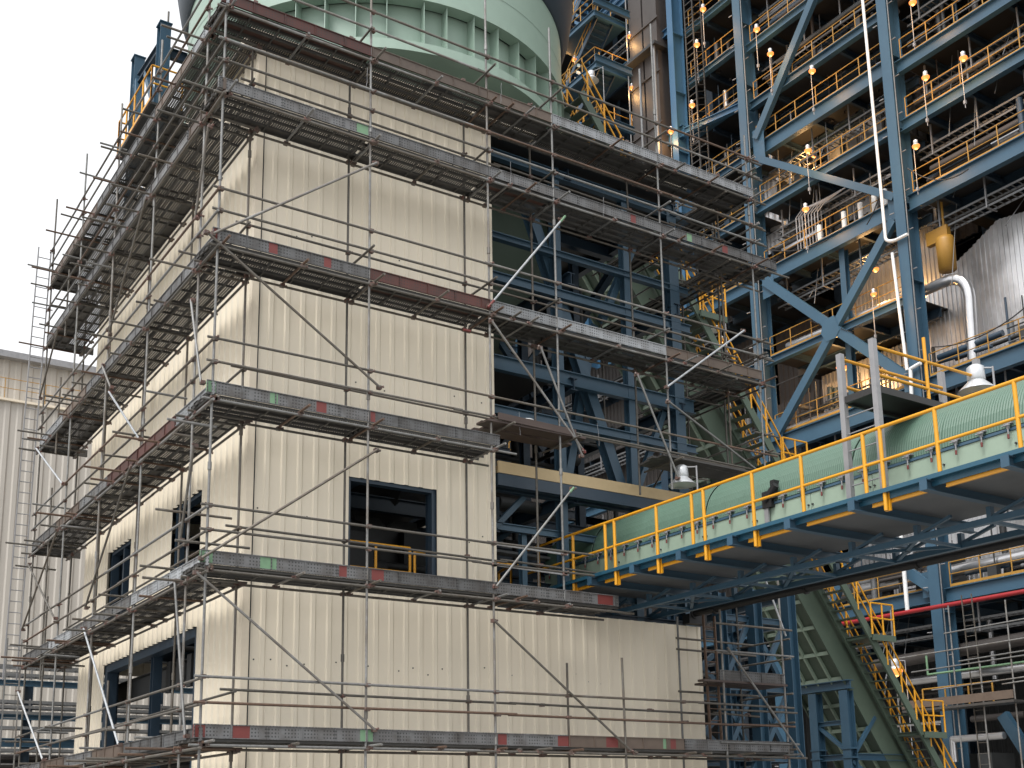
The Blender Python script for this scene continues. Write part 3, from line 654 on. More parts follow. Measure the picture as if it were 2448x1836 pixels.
for i, y in enumerate(beams_y):
    for x in (xs, 11.12):
        mb = MB(); mb.bar((x, y, 6.39), (x, y, 6.22), .10, .08, up=(0, 1, 0)); mb.build('web_post', 'bluem', ga)
        mb = MB(); mb.bar((x, y-.03, 6.22), (x, y-.68, 6.40), .06, .05); mb.build('web_brace', 'bluem', ga)
    mb = MB(); mb.bar((xs, y, 6.17), (11.12, y-(1.4 if i % 2 else -1.4)*.98, 6.17), .07, .05); mb.build('lateral_brace', 'blue', ga)
    mb = MB(); mb.bar((xs, y, 6.15), (11.12, y, 6.15), .07, .05); mb.build('lateral_brace', 'blue', ga)
mb = MB(); y = 1.9
while y > GY0: mb.box((8.64, y-1.30, 6.595), (11.05, y-.04, 6.614)); y -= 1.405
mb.build('floor_panels', 'floorp', ga, kind='stuff')
posts = [2.35, 1.03, -.11, -.42, -1.76, -2.8, -3.13, -4.42, -5.6, -6.95, -7.3, -8.35, -9.72, -11.0, -12.4, -13.8, -15.2, -16.6, -18, -19.4]
low = {1.03, -.42, -1.76, -3.13, -7.3, -4.42}
for y in posts: MB().tube((8.48, y, 6.33 if y in low else 6.67), (8.48, y, 7.69), .034, 10).build('rail_post', 'yellow', ga)
MB().tube((8.48, 2.9, 7.70), (8.48, GY0, 7.70), .030, 10).build('hand_rail', 'yellow', ga); MB().tube((8.48, 2.9, 7.15), (8.48, GY0, 7.15), .026, 10).build('mid_rail', 'yellow', ga)
for y in sorted(low): MB().box((8.52, y-.05, 6.33), (8.56, y+.05, 6.64)).build('post_bracket', 'yellow', ga)
# casing
y = 3.6; px = 9.52
while y > GY0:
    y1 = y-1.405
    mb = MB(); mb.box((px, y1+.006, 6.72), (px+.03, y-.006, 7.355)); mb.box((px-.035, y1+.006, 6.93), (px, y-.006, 6.95)); mb.box((px-.02, y1+.006, 6.66), (px+.03, y-.006, 6.72))
    mb.build('side_panel', 'gpanel', ga)
    mb = MB()
    for yy in (y-.05, y1+.05): mb.tube((px-.03, yy, 7.14), (px+.01, yy, 7.14), .018, 6)
    mb.build('bolt', 'dark2', ga)
    y = y1
MB().box((px-.02, GY0, 7.36), (px+.06, 3.6, 7.405)).build('cover_rail', 'bluem', ga)
cx, cz, cr = 10.46, 7.42, .93
# ribbed cover sections
y = 3.6; rib = .05; k = 0
while y > GY0:
    y1 = y-1.88; mb = MB(); prof = []; s = y
    big = .022 if k % 2 == 0 else 0.0
    while s > y1+1e-6:
        prof += [(s, big), (s-rib*.5, big+.007)]; s -= rib
    prof.append((y1, big)); n = 20; v = []
    for yy, dr in prof:
        for i in range(n+1):
            t = math.pi*i/n; v.append((cx-math.cos(t)*(cr+dr), yy, cz+math.sin(t)*(cr+dr)*1.06))
    K = n+1; mb.add(v, [(j*K+i, j*K+i+1, (j+1)*K+i+1, (j+1)*K+i) for j in range(len(prof)-1) for i in range(n)])
    mb.build('cover', 'gcover', ga); y = y1; k += 1
y = 3.3
while y > GY0:
    if not (-3.9 < y < -3.3):
        mb = MB(); mb.box((px-.07, y-.07, 7.46), (px+.02, y+.07, 7.485)); mb.tube((px-.07, y, 7.52), (px-.07, y, 7.28), .013, 6); mb.box((px-.08, y-.022, 7.38), (px-.05, y+.022, 7.46)); mb.tube((px-.1, y-.06, 7.43), (px-.1, y+.08, 7.43), .012, 6)
        c = mb.build('clamp', 'galv', ga); MB().tube((px-.075, y, 7.29), (px-.075, y, 7.22), .018, 6).build('clamp_handle', 'red', c)
    y -= .47
mb = MB(); mb.box((px-.10, -3.95, 7.30), (px+.3, -3.72, 7.62)); mb.box((px-.10, -4.05, 7.45), (px+.35, -3.95, 7.80)); mb.tube((px-.1, -3.8, 7.45), (px-.1, -4.1, 7.68), .07); mb.build('belt_guard', 'black', ga)
mb = MB(); mb.box((px-.08, -3.84, 6.68), (px-.04, -3.74, 7.3)); mb.build('guard_bracket', 'galv', ga)
# access frame over the gallery
af = thing('crossover_platform', (9.4, -7.2, 6.7), 'grey channel post frame with yellow rails standing over the green conveyor cover', 'platform')
for x, y, z1, z0 in ((8.8, -7.05, 9.38, 6.7), (8.8, -6.35, 9.35, 6.7)):
    mb = MB(); mb.box((x-.05, y-.05, z0), (x+.05, y-.035, z1)); mb.box((x-.05, y-.035, z0), (x-.035, y+.05, z1)); mb.box((x+.035, y-.035, z0), (x+.05, y+.05, z1)); mb.build('post', 'galv', af)
for x, y, z1, z0 in ((11.6, -7.05, 9.6, 6.6), (11.6, -6.3, 9.6, 6.6)):
    mb = MB(); mb.box((x-.05, y-.05, z0), (x+.05, y+.05, z1)); mb.build('post', 'galv', af)
mb = MB(); mb.tube((10.2, -7.02, 8.55), (10.2, -7.02, 9.72), .032, 10); mb.build('rail_post', 'yellow', af)
for z in (9.28, 8.78): MB().tube((8.85, -7.02, z), (11.6, -7.02, z), .028, 10).build('hand_rail', 'yellow', af)
for z in (9.28, 8.78): MB().tube((8.85, -6.33, z), (11.55, -6.33, z), .028, 10).build('hand_rail', 'yellow', af)
mb = MB(); mb.box((8.85, -7.08, 8.45), (11.6, -7.03, 8.57)); mb.box((8.85, -6.38, 8.45), (11.6, -6.33, 8.57)); mb.box((8.78, -7.08, 8.45), (8.85, -6.33, 8.57)); mb.box((8.85, -7.03, 8.50), (11.6, -6.38, 8.53)); mb.build('platform_deck', 'grate', af)
mb = MB()
for z in (8.2, 7.9, 7.6, 7.3, 7.0): mb.tube((8.8, -7.0, z), (8.8, -6.4, z), .012, 6)
mb.build('ladder_rungs', 'galv', af)
# black pipe beside the gallery
bp = MB(); bp.tube((11.9, GY0, 6.20), (11.9, 1.0, 6.24), .085, 12)
for y in (-8, -5.2, -2.4, .3): bp.tube((11.9, y-.03, 6.21), (11.9, y+.03, 6.21), .1, 12)
bp.tube((11.9, .98, 6.24), (11.9, 1.02, 6.24), .14, 12); bp.box((11.72, 1.0, 6.0), (12.25, 1.24, 6.22))
tag(bp.build('black_pipe', 'black'), 'long straight black pipe running below the far side of the green gallery', 'pipe')
# ================================================================== LAMPS
def lamp(loc, size, lit, label, pole=None, arm=(0, 0, 0), power=120, tilt=0):
    t = thing('flood_lamp', loc, label, 'lamp', 'bell flood lamps on poles'); x, y, z = loc; s = size; q_ = .27 if lit else .36
    MB().lathe([(.10*s, .55*s), (.17*s, .50*s), (.18*s, .25*s), (.16*s, .22*s)], 16, loc).build('housing', 'lamp', t)
    MB().lathe([(.16*s, .22*s), (.22*s, .16*s), (q_*s, .02*s), ((q_+.02)*s, 0), ((q_+.01)*s, .0), (.15*s, .2*s)], 20, loc).build('reflector', 'lamp', t)
    (MB().lathe([(.01, -.26*s), (.18*s, -.2*s), (.30*s, -.06*s), (.30*s, .05*s), (.2*s, .12*s)], 20, loc) if lit else MB().lathe([(.01, -.05*s), (.2*s, -.04*s), (.36*s, 0.0)], 20, loc)).build('bulb' if lit else 'lamp_glass', 'bulb' if lit else 'glass', t)
    if lit: MB().lathe([(.01, -.30*s), (.10*s, -.27*s), (.14*s, -.2*s), (.12*s, -.12*s)], 14, loc).build('lamp_core', 'core', t)
    mb = MB()
    if pole is not None:
        px_, py_ = x+arm[0], y+arm[1]
        mb.tube((px_, py_, z-pole), (px_, py_, z+.45*s), .016*max(1.2, s), 8); mb.tube((px_, py_, z+.42*s), (x, y, z+.5*s), .014*max(1.2, s), 8); mb.box((px_-.09*s, py_-.09*s, z-pole+.2), (px_+.09*s, py_+.09*s, z-pole+.2+.3*s))
        mb.build('pole', 'galv', t)
    else: mb.tube((x, y, z+.5*s), (x, y, z+1.1*s), .03, 6); mb.build('bracket', 'lamp', t)
    if lit:
        l = bpy.data.lights.new('lamp_light', 'POINT'); l.energy = power; l.color = (1, .55, .2); l.shadow_soft_size = .2
        o = bpy.data.objects.new('lamp_light', l); col.objects.link(o); o.parent = t; o.location = (-.5, .1, -.6)
    return t
lamp((11.6, -7.02, 9.0), .9, False, 'large unlit bell flood lamp above the green gallery at the right edge', 2.4, (.1, -.28, 0))
lamp((10.9, .12, 8.93), .85, False, 'unlit bell flood lamp above the far end of the green gallery', .9, (.12, -.36, 0))
lamp((30, 27.1, 41.5), 1.1, False, 'unlit white flood lamp just right of the green silo', 6, (.2, -.8, 0))
lamp((30, 18.55, 23.7), 1.1, False, 'unlit white flood lamp behind the right end of the scaffold decks', 6, (.2, -.5, 0))
lamp((34, 13.2, 7.5), .9, True, 'small lit flood lamp beside the red fire main low at the right', 4, (.2, -.35, 0), 40)
# ================================================================== BOILER HOUSE
bh = thing('boiler_house', (46, 25, 0), 'huge open blue steel boiler house with dark floors and yellow hand rails', 'boiler house')
FX = 40
def hcol(x, y, z0, z1, w=.5, mat='blue', label=None, h=.8):
    mb = MB(); mb.ibeam((x, y, z0), (x, y, z1), w, h, .04, up=(1, 0, 0))
    z = z0+2.5
    while z < z1: mb.box((x-h*.46, y-w*.47, z), (x+h*.46, y+w*.47, z+.05)); z += 4.1
    return mb.build('column', mat, bh, label=label)
hcol(FX, 15.05, 0, 62, .58, h=1.0); hcol(FX, 25.15, 0, 62, .58, h=1.0); hcol(FX-.6, 30.35, 31.0, 62, .5, 'bluef', h=.9); hcol(FX-.6, 39.9, 31, 62, .5, 'bluef', h=.9)
for yy, m1 in ((15.05, 3.5), (25.15, 4.2)):
    mb = MB(); z = m1
    while z < 60: mb.tube((FX-.55, yy+.3, z), (FX-.55, yy+.3+.25, z+.02), .03, 5); mb.tube((FX-.3, yy-.32, z+1), (FX-.3, yy-.55, z+1), .03, 5); z += 2.1
    mb.build('step_pegs', 'galv', bh, kind='stuff')
    mb = MB(); mb.tube((FX-.45, yy-.36, 5), (FX-.45, yy-.36, 60), .035, 6); mb.build('conduit', 'tray', bh)
hcol(FX, 5, 0, 62, .58, h=1.0); hcol(FX, -5, 0, 62, .58, h=1.0); hcol(FX, -15, 0, 62, .58, h=1.0)
for x in (47, 55):
    for y in (-15, -5, 4.5, 15.05, 25.15, 35, 45): hcol(x, y, 0, 62, .6, 'blue2')
for y in (33.5, 45, 52): hcol(FX, y, 0, 62, .6, 'blue2')
# main front beams (top z, depth, y0, y1)
FB = [(11.8, .65, -16, 14.8), (11.9, .65, 15.35, 24.9), (22.0, .85, -16, 14.8), (21.9, .95, 15.35, 24.9), (31.6, .85, -16, 14.8), (31.7, .85, 15.35, 24.9), (31.6, .7, 25.45, 39), (35.7, .6, -16, 14.8), (35.75, .5, 15.35, 24.9),
      (26.5, .4, 15.35, 24.9), (39.0, .7, -16, 14.8), (39.5, .85, 15.35, 24.9), (42.35, .5, 15.35, 24.9), (46.1, .5, 15.35, 24.9), (43.3, .7, -16, 14.8), (47.5, .7, -16, 14.8), (49.8, .6, 15.35, 24.9), (53.5, .6, 15.35, 24.9), (52, .6, -16, 14.8),
      (43.0, .4, 25.4, 30), (46.7, .4, 25.4, 30), (50.3, .4, 25.4, 30), (39.3, .4, 25.4, 30), (35.6, .4, 25.4, 30), (26.5, .4, 25.4, 34), (21.8, .6, 25.4, 45), (11.8, .6, 25.4, 45)]
for z, h, y0, y1 in FB:
    mb = MB(); mb.ibeam((FX, y0, z-h/2), (FX, y1, z-h/2), .35, h, .04); mb.build('front_beam', 'blue', bh)
for p, q, w in (((FX-.6, 40, 55.9), (FX-.6, 35.2, 56.1), .6), ((FX-.6, 39.4, 50.6), (FX-.6, 30.4, 50.6), .5), ((FX-.6, 30.0, 43.1), (FX-.6, 39.4, 43.3), .8), ((FX-.6, 39.5, 55.6), (FX-.6, 30.5, 55.6), .6), ((FX-.6, 29.9, 43.0), (FX-.2, 25.4, 42.4), .4)):
    mb = MB(); mb.ibeam(p, q, .3, w, .04); mb.build('front_beam', 'bluef', bh)
# diagonal braces
for p, q, w in (((19.0, 46.3), (24.4, 39.7), .46), ((24.3, 38.4), (15.4, 31.75), .38), ((15.6, 30.6), (24.3, 21.9), .48), ((24.4, 30.9), (15.3, 22.0), .48), ((21.5, 11.8), (15.4, 21), .4), ((16.6, 12.9), (15.3, 11.9), .5), ((19, 46.3), (15.3, 50), .46), ((10.2, 4), (15, -2.5), .5), ((12.3, 5.8), (9, 0), .5)):
    mb = MB(); mb.ibeam((FX-.28, p[0], p[1]), (FX-.28, q[0], q[1]), .30, w, .04, up=(1, 0, 0)) if False else mb.bar((FX-.28, p[0], p[1]), (FX-.28, q[0], q[1]), w, .3, up=(1, 0, 0)); mb.build('brace', 'blue', bh)
for y, z in ((19.95, 26.45), ):
    mb = MB(); mb.add([(FX-.46, y-.6, z-.3), (FX-.46, y-.3, z-.65), (FX-.46, y+.35, z-.65), (FX-.46, y+.65, z-.1), (FX-.46, y+.45, z+.55), (FX-.46, y-.3, z+.6)], [(0, 1, 2, 3, 4, 5)])
    mb.box((FX-.455, y-.3, z-.5), (FX-.43, y+.3, z+.5)); mb.build('gusset', 'blue', bh)
for y, z, s in ((24.3, 38.6, 1), (24.3, 30.6, 1), (24.3, 39.8, 1), (15.5, 31.3, -1), (15.5, 22.3, -1), (24.4, 22.3, 1), (15.5, 12.2, -1)):
    mb = MB(); mb.box((FX-.30, y-.5, z-.7), (FX-.27, y+.35, z+.5)); mb.build('gusset', 'blue', bh)
mb = MB(); mb.ibeam((FX+.5, 19.6, 22.0), (FX+.5, 19.5, 30.9), .35, .35, .03, up=(1, 0, 0)); mb.build('post', 'blue', bh)
# floors with secondary beams and railings
def floor(z, y0, y1, x0=FX+.2, x1=55, solid=True, rail=True, hang=True, step=1.55, raily=None):
    if solid:
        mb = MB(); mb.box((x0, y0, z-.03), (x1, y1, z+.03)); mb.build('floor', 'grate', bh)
    mb = MB(); y = y0+.8
    while y < y1: mb.ibeam((x0, y, z-.22), (x1, y, z-.22), .16, .34, .03); y += 2.4
    for x in [q for q in (x0+2.2, x0+6, x0+10) if q < x1+.5]: mb.ibeam((x, y0, z-.3), (x, y1, z-.3), .2, .5, .03)
    mb.build('floor_beams', 'blue2', bh)
    if rail:
        mb = MB(); a, b = raily or (y0+.3, y1-.3)
        rail_posts(mb, [(FX-.02, a, z+.03), (FX-.02, b, z+.03)], 1.15, .027, step, toe=.12); mb.build('hand_rail', 'yellowd', bh)
    if hang and y1-y0 > 6:
        mb = MB(); xx = FX+.9
        for zz, w in ((z-1.45, .10), (z-1.95, .10)):
            mb.bar((xx, y0+.2, zz), (xx, y1-.2, zz), .04, w); mb.bar((xx+.55, y0+.2, zz), (xx+.55, y1-.2, zz), .04, w)
            y = y0+.4
            while y < y1-.3: mb.bar((xx, y, zz), (xx+.55, y, zz), .05, .03); y += .35
        mb.build('cable_tray', 'tray', bh)
        y = y1-1
        for k_ in range(4):
            mb = MB(); mb.bar((xx-.05, y, z-.4), (xx-.05, y, z-2.05), .07, .07); mb.bar((xx-.1, y, z-2.02), (xx+.7, y, z-2.02), .06, .06); y -= 2.6
            mb.build('tray_hanger', 'galv', bh)
for z, solid in ((11.85, True), (21.95, True), (26.5, True), (31.65, True), (35.75, True), (39.5, True), (42.35, True), (46.1, True), (49.8, True), (53.5, True)): floor(z, 15.3, 24.9, hang=z not in (26.5, 42.35), x1=42.2 if z in (39.5, 42.35, 31.65) else 55)
for z in (11.8, 22.0, 31.6, 35.7, 39.0, 43.3, 47.5, 52): floor(z, -16, 14.8)  # run on out of view to keep side light off the interior
for z in (31.6, 35.6, 39.3, 43.0, 46.7, 50.3): floor(z, 25.3, 30, x0=FX+.4)
for z in (21.8, 26.5, 31.6, 45, 56): floor(z, 30, 50, x0=FX+3, rail=False)
for z in (11.8,): floor(z, 25.3, 50, rail=False)
mb = MB(); mb.box((38.5, -17, 62), (60, 56, 62.4)); mb.build('roof', 'dark', bh)  # unseen roof, added to shade the floors below
clad('x', -16.5, 40, 57, 0, 62, [], out=-1, depth=.08, pitch=.6).build('end_wall', 'dark2', bh)  # out-of-view wall closing the extended bay, added to darken the interior
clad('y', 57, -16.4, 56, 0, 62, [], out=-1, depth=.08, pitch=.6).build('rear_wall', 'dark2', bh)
# stair tower bay between the bright blue columns
for z in (45.9, 42.0, 49.8, 53.6):
    mb = MB(); mb.ibeam((32.6, 30, z-.25), (35.4, 30, z-.25), .2, .45, .03); mb.build('landing_beam', 'blue', bh)
for i, z in enumerate((38.5, 42.1, 45.9, 49.7, 53.5)):
    st = MB(); rl = MB(); dk = MB(); dk.box((36.5, 34.8, z-.08), (39.4, 39.2, z)); dk.ibeam((36.5, 34.8, z-.25), (36.5, 39.2, z-.25), .2, .4, .03); dk.ibeam((36.5, 34.8, z-.25), (39.4, 34.8, z-.25), .2, .4, .03)
    rail_posts(rl, [(36.5, 39, z), (36.5, 34.9, z), (39.4, 34.9, z)], 1.1, .036, 1.2)
    for k in range(13):
        t = k/13; st.box((37.0, 39.2-4.2*t, z+3.7*t), (38.2, 39.2-4.2*t+.3, z+3.7*t+.05))
    st.bar((36.95, 39.3, z), (36.95, 35.0, z+3.75), .06, .3); st.bar((38.25, 39.3, z), (38.25, 35.0, z+3.75), .06, .3)
    rail_posts(rl, [(36.95, 39.3, z), (36.95, 35.0, z+3.75)], 1.0, .036, 1.2)
    st.build('stair', 'blue2', bh); rl.build('stair_rail', 'yellowd', bh); dk.build('landing', 'blue', bh)
# duct tower
mb = MB(); mb.box((38.8, 31.4, 36), (41, 32.7, 62)); mb.box((38.8, 32.85, 36), (41, 34.1, 62))
for z in (40.5, 44.2, 47.8, 51.6, 55.2): mb.box((38.7, 31.2, z), (38.78, 34.2, z+.1))
mb.build('steel_duct', 'brown', bh)
mb = MB(); mb.tube((38.4, 32.75, 36), (38.4, 32.75, 48.6), .09); mb.tube((38.4, 31.3, 36), (38.4, 31.3, 49.5), .09); mb.tube((38.6, 34.1, 36), (38.6, 34.1, 62), .05); mb.build('riser_pipe', 'tray', bh)
mb = MB(); mb.box((38.2, 31, 49.4), (41, 34.3, 49.6)); mb.build('duct_shelf', 'dark2', bh)
# lattice cable mast
mb = MB()
for y in (28.2, 28.9):
    for x in (38.9, 39.6): mb.bar((x, y, 31.6), (x, y, 60), .06, .06)
z = 32
while z < 60: mb.bar((38.9, 28.2, z), (38.9, 28.9, z), .04, .04); mb.bar((38.9, 28.2, z), (39.6, 28.2, z+.3), .03, .03); z += .45
mb.build('cable_ladder', 'dark2', bh)
# lining, dark machinery and pipework behind the front
mb = MB()
for k in range(150):
    zb = random.choice((11.9, 22, 26.6, 31.7, 35.8, 39.5, 42.4, 46.1, 49.8, 2)); y = random.uniform(3, 30); x = random.uniform(42, 52)
    w, d, h = random.uniform(.4, 1.8), random.uniform(.4, 2), random.uniform(.5, 2.6)
    mb.box((x, y, zb+.1), (x+w, min(30, y+d), zb+.1+h))
mb.build('machinery', 'dark2', bh, kind='stuff')
for mt, cnt, rs in (('silver', 30, (.08, .14, .22, .3)), ('brown', 26, (.1, .16, .22)), ('tray', 60, (.035, .05, .08)), ('yellowd', 12, (.06, .1))):
    mb = MB()
    for k in range(cnt):
        zb = random.choice((3, 6, 8, 12.5, 14, 16.5, 19, 22.8, 24, 27.3, 32.3, 33, 36.3, 37, 40, 43.2, 46.7, 47.5, 50.5)); y = random.uniform(3, 27); x = random.uniform(41, 50); rr = random.choice(rs)
        if random.random() < .6: mb.tube((x, y, zb), (x, min(30, y+random.uniform(2, 9)), zb), rr, 10)
        elif random.random() < .6: mb.tube((x, y, zb), (x, y, zb+random.uniform(1.5, 3.2)), rr, 10)
        else: mb.tube((x, y, zb), (x+random.uniform(2, 6), y, zb), rr, 10)
    mb.build('pipework', mt, bh, kind='stuff')
mb = MB()
for k in range(46):
    y = random.choice([15.5+random.random()*9, 3+random.random()*11]); z = random.choice((21.1, 30.8, 38.6, 11.2, 35.3)); mb.tube((FX+random.uniform(.3, 3), y, z), (FX+random.uniform(.3, .4), y, z-random.uniform(1.5, 5)), .02, 5)
mb.build('hanger_rod', 'tray', bh, kind='stuff')
for z in (11.85, 21.95, 31.6, 35.7, 39.3, 43.0, 46.6):
    for (y0, y1) in ((15.5, 24.8), (2, 14.7), (25.5, 30)):
        for mt, cnt in (('tray', 8), ('brown', 6), ('silver', random.choice((0, 1, 1, 2))), ('dark2', 9), ('blue2', 6), ('galv', 3)):
            if not cnt: continue
            mb = MB()
            for k in range(cnt):
                x = random.uniform(40.8, 44); y = random.uniform(y0, y1-1.2); rr = random.choice((.04, .06, .1, .16)) if mt != 'silver' else random.choice((.12, .2))
                q = random.random()
                if q < .45: mb.tube((x, y, z+random.uniform(.3, 1.6)), (x, min(y1, y+random.uniform(2, 8)), z+random.uniform(.3, 1.6)), rr, 8) if q < .03 else mb.tube((x, y, z+.3+q*3), (x, min(y1, y+random.uniform(2, 8)), z+.3+q*3), rr, 8)
                elif q < .8: mb.tube((x, y, z), (x, y, z+random.uniform(1.5, 3.3)), rr, 8)
                else: w = random.uniform(.2, .5); h = random.uniform(.5, 1.6); mb.box((x, y, z+.1), (x+w, y+w*1.4, z+.1+h)); mb.tube((x+w/2, y+w/2, z+h), (x+w/2, y+w/2, z+3), .035, 6)
            mb.build('level_pipework', mt, bh, kind='stuff')
for z0, z1, y0, y1, x in ((12, 21, 25.5, 44, 44), (22.2, 26, 25.5, 44, 45), (31.8, 35.3, 15.5, 24.5, 46.5), (39.6, 42, 15.5, 24.5, 46), (42.5, 49, 15.5, 20, 47), (31.8, 38.8, 3, 14.5, 47.5), (43.4, 51, 3, 12, 46), (35.8, 43, 25.5, 29.8, 46), (22, 31, 25.5, 29.8, 46), (12, 21.5, 15.5, 24, 48), (39.1, 43, 6, 14.5, 47)):
    clad('y', x, y0, y1, z0, z1, [], out=-1, depth=.07, pitch=.4).build('ribbed_lining', 'brownj', bh)
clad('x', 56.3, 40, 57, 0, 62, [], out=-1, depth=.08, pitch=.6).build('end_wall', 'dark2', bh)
for z0, z1 in ((12, 21.3), (22.2, 31), (32, 44)): clad('y', 45, 30.2, 56, z0, z1, [], out=-1, depth=.07, pitch=.4).build('ribbed_lining', 'brownj', bh)
for z in (35.6, 39.3, 16.5): floor(z, 30.8, 50, x0=FX+1.5, x1=45, rail=False, hang=False)
# slack black cables on the rails
for (ya, za), (yb, zb), sag in (((14.3, 32.7), (11, 31.0), 1.2), ((13.9, 23.2), (9, 23.3), .9), ((24, 32.6), (19.5, 31.2), .7), ((17, 30.9), (15.6, 33), .5)):
    mb = MB(); P = []
    for i in range(9): t = i/8; P.append((39.4, ya+(yb-ya)*t, za+(zb-za)*t-sag*4*t*(1-t)*.5))
    mb.path(P, .03, 5); mb.build('cable', 'black', bh)
# ---- vessels, jacketed walls
def jwall(name, pts_yz, x, depth, label, cat='tank', mat='jacket', pitch=.26):
    """upright ribbed jacket whose outline in y-z is given"""
    t = thing(name, (x+depth/2, pts_yz[0][0], min(p[1] for p in pts_yz)), label, cat)
    ys = [p[0] for p in pts_yz]; y0, y1 = min(ys), max(ys); zb = min(p[1] for p in pts_yz)
    top = sorted([p for p in pts_yz if p[1] > zb+1e-3])
    def zt(y):
        for (a, za), (b, zb_) in zip(top, top[1:]):
            if a <= y <= b: return za+(zb_-za)*(y-a)/(b-a+1e-9)
        return top[0][1] if y < top[0][0] else top[-1][1]
    mb = MB(); s = y0; P = []
    while s < y1: P += [(s, 0), (s+pitch*.5, 0), (s+pitch*.55, .05), (s+pitch*.95, .05)]; s += pitch
    P.append((y1, 0))
    for (a, da), (b, db) in zip(P, P[1:]):
        mb.add([(x-da, a, zb), (x-db, b, zb), (x-db, b, zt(b)), (x-da, a, zt(a))], [(0, 1, 2, 3)])
        mb.add([(x-da, a, zt(a)), (x-db, b, zt(b)), (x+depth, b, zt(b)), (x+depth, a, zt(a))], [(0, 1, 2, 3)])
    mb.build('jacket', mat, t); mb = MB(); mb.box((x+.1, y0+.05, zb), (x+depth, y1-.05, zb+.3)); mb.build('base', 'dark2', t)
    return t
jwall('boiler_casing', [(5, 22.4), (5, 29.7), (10, 29.6), (12.1, 29.95), (13.8, 29.1), (15.6, 28.3), (16.5, 27.6), (16.5, 22.4)], 43.0, 7, 'big bright ribbed aluminium casing at the right edge behind the blue column')
jwall('boiler_casing', [(3, 12.3), (3, 21), (14, 21), (24, 21), (24, 12.3)], 44.5, 7, 'pale ribbed aluminium casing under the green gallery at the right')
jwall('boiler_casing', [(16.2, 22.3), (16.2, 26), (24.2, 26), (24.2, 22.3)], 43.6, 6, 'brownish ribbed casing lit orange behind the lower crossed braces')
jwall('boiler_casing', [(16.5, 26.8), (16.5, 34), (22.5, 34), (22.5, 26.8)], 44.5, 6, 'orange lit ribbed casing behind the silver pipe between the blue columns')
def tank(y, x, z0, z1, rad, label):
    t = thing('process_tank', (x, y, z0), label, 'tank'); n = 72; v = []
    prof = [(rad, z0), (rad, z1), (rad*.9, z1+rad*.35), (rad*.6, z1+rad*.6), (.02, z1+rad*.7)]
    mb = MB(); 
    for rr, z in prof:
        for i in range(n): k = 1+(.018 if i % 2 else 0) if z <= z1 else 1; a_ = 2*math.pi*i/n; v.append((x+rr*k*math.cos(a_), y+rr*k*math.sin(a_), z))
    mb.add(v, [(j*n+i, j*n+(i+1) % n, (j+1)*n+(i+1) % n, (j+1)*n+i) for j in range(len(prof)-1) for i in range(n)]); mb.build('shell', 'jacket', t)
    mb = MB(); mb.lathe([(rad*1.03, z0+1.2), (rad*1.05, z0+1.25), (rad*1.03, z0+1.3)], n, (x, y, 0)); mb.build('band', 'dark2', t); return t
tank(20.9, 45.8, 34, 40.4, 2.7, 'round top ribbed tank behind the yellow rails left of the white drain pipe')
tank(26.2, 43.8, 34, 38.6, 1.6, 'smaller ribbed tank lit orange next to the left blue column')
def pipe(pts, r_, mat, name, label, cat='pipe', n=14):
    mb = MB(); mb.path(pts, r_, n)
    for p in pts[1:-1]: mb.lathe([(r_*math.cos(R(q)), r_*math.sin(R(q))) for q in (-89, -60, -30, 0, 30, 60, 89)], n, p)
    return tag(mb.build(name, mat), label, cat)
def bend(a, c, b, n=6):
    a, b, c = Vector(a), Vector(b), Vector(c); return [((1-t)**2*a+2*t*(1-t)*c+t*t*b)[:] for t in [i/n for i in range(n+1)]]
pipe([(41, 24.2, 27.2), (41, 14.6, 26.95)]+bend((41, 14.0, 26.95), (41, 12.7, 26.95), (41, 12.7, 25.6))+[(41, 12.85, 22.2)], .27, 'silver', 'steam_pipe', 'thick silver steam pipe bending down in front of the bright casing')
pipe([(41.5, 24.4, 42.9), (41.5, 15.5, 48.3-5.2)], .16, 'silver', 'silver_pipe', 'thin silver pipe behind the upper diagonal brace')
pipe([(42, 14, 33.2), (42, 3, 33.2)], .32, 'silver', 'steam_pipe', 'silver pipe behind yellow rails at the middle of the right edge')
pipe([(42, 14, 40.3), (42, 3, 40.3)], .4, 'silver', 'steam_pipe', 'silver pipe behind yellow rails at the top right corner')
pipe([(42, 24, 40.6), (42, 15.6, 40.5)], .3, 'silver', 'steam_pipe', 'grey silver pipe behind the rails between the two big blue columns')
pipe([(41.2, 24.2, 33), (41.2, 21.5, 33)], .28, 'silver', 'steam_pipe', 'short silver pipe lit orange left of the bundle of thin pipes')
pipe([(41.5, 24.2, 12.9), (41.5, 3, 12.9)], .3, 'silver', 'steam_pipe', 'pale silver pipe on the lowest blue beam under the gallery')
pipe([(39.35, 16.15, 60), (39.35, 15.9, 29.9)]+bend((39.35, 15.9, 29.7), (39.35, 15.9, 29.4), (39.35, 15.3, 29.3))+[(39.35, 14.6, 29.3)], .08, 'white', 'drain_pipe', 'tall thin white drain pipe beside the big blue column', n=10)
pipe([(39.3, 15.55, 28.7), (39.3, 15.3, 22.5)], .08, 'white', 'drain_pipe', 'lower thin white drain pipe against the big blue column', n=10)
pipe([(39.3, 14.5, 22.6), (39.3, 15.1, 22.5), (39.3, 15.3, 19)], .09, 'white', 'drain_pipe', 'short white hooked pipe under the yellow rails of the crossover platform')
pipe([(39.2, 16.4, 17), (39.2, 16.4, 10.9)], .10, 'white', 'drain_pipe', 'white down pipe in front of the lowest blue beam')
pipe([(38.6, 20.5, 10.8), (38.6, 6, 10.7)], .10, 'redpipe', 'fire_main', 'long red fire main pipe under the lowest blue beam')
pipe([(38.3, 14.9, 8.6), (38.3, 14.9, 7.75), (38.3, 8, 7.75)], .05, 'lgreen', 'green_pipe', 'thin light green pipe turning up at its left end')
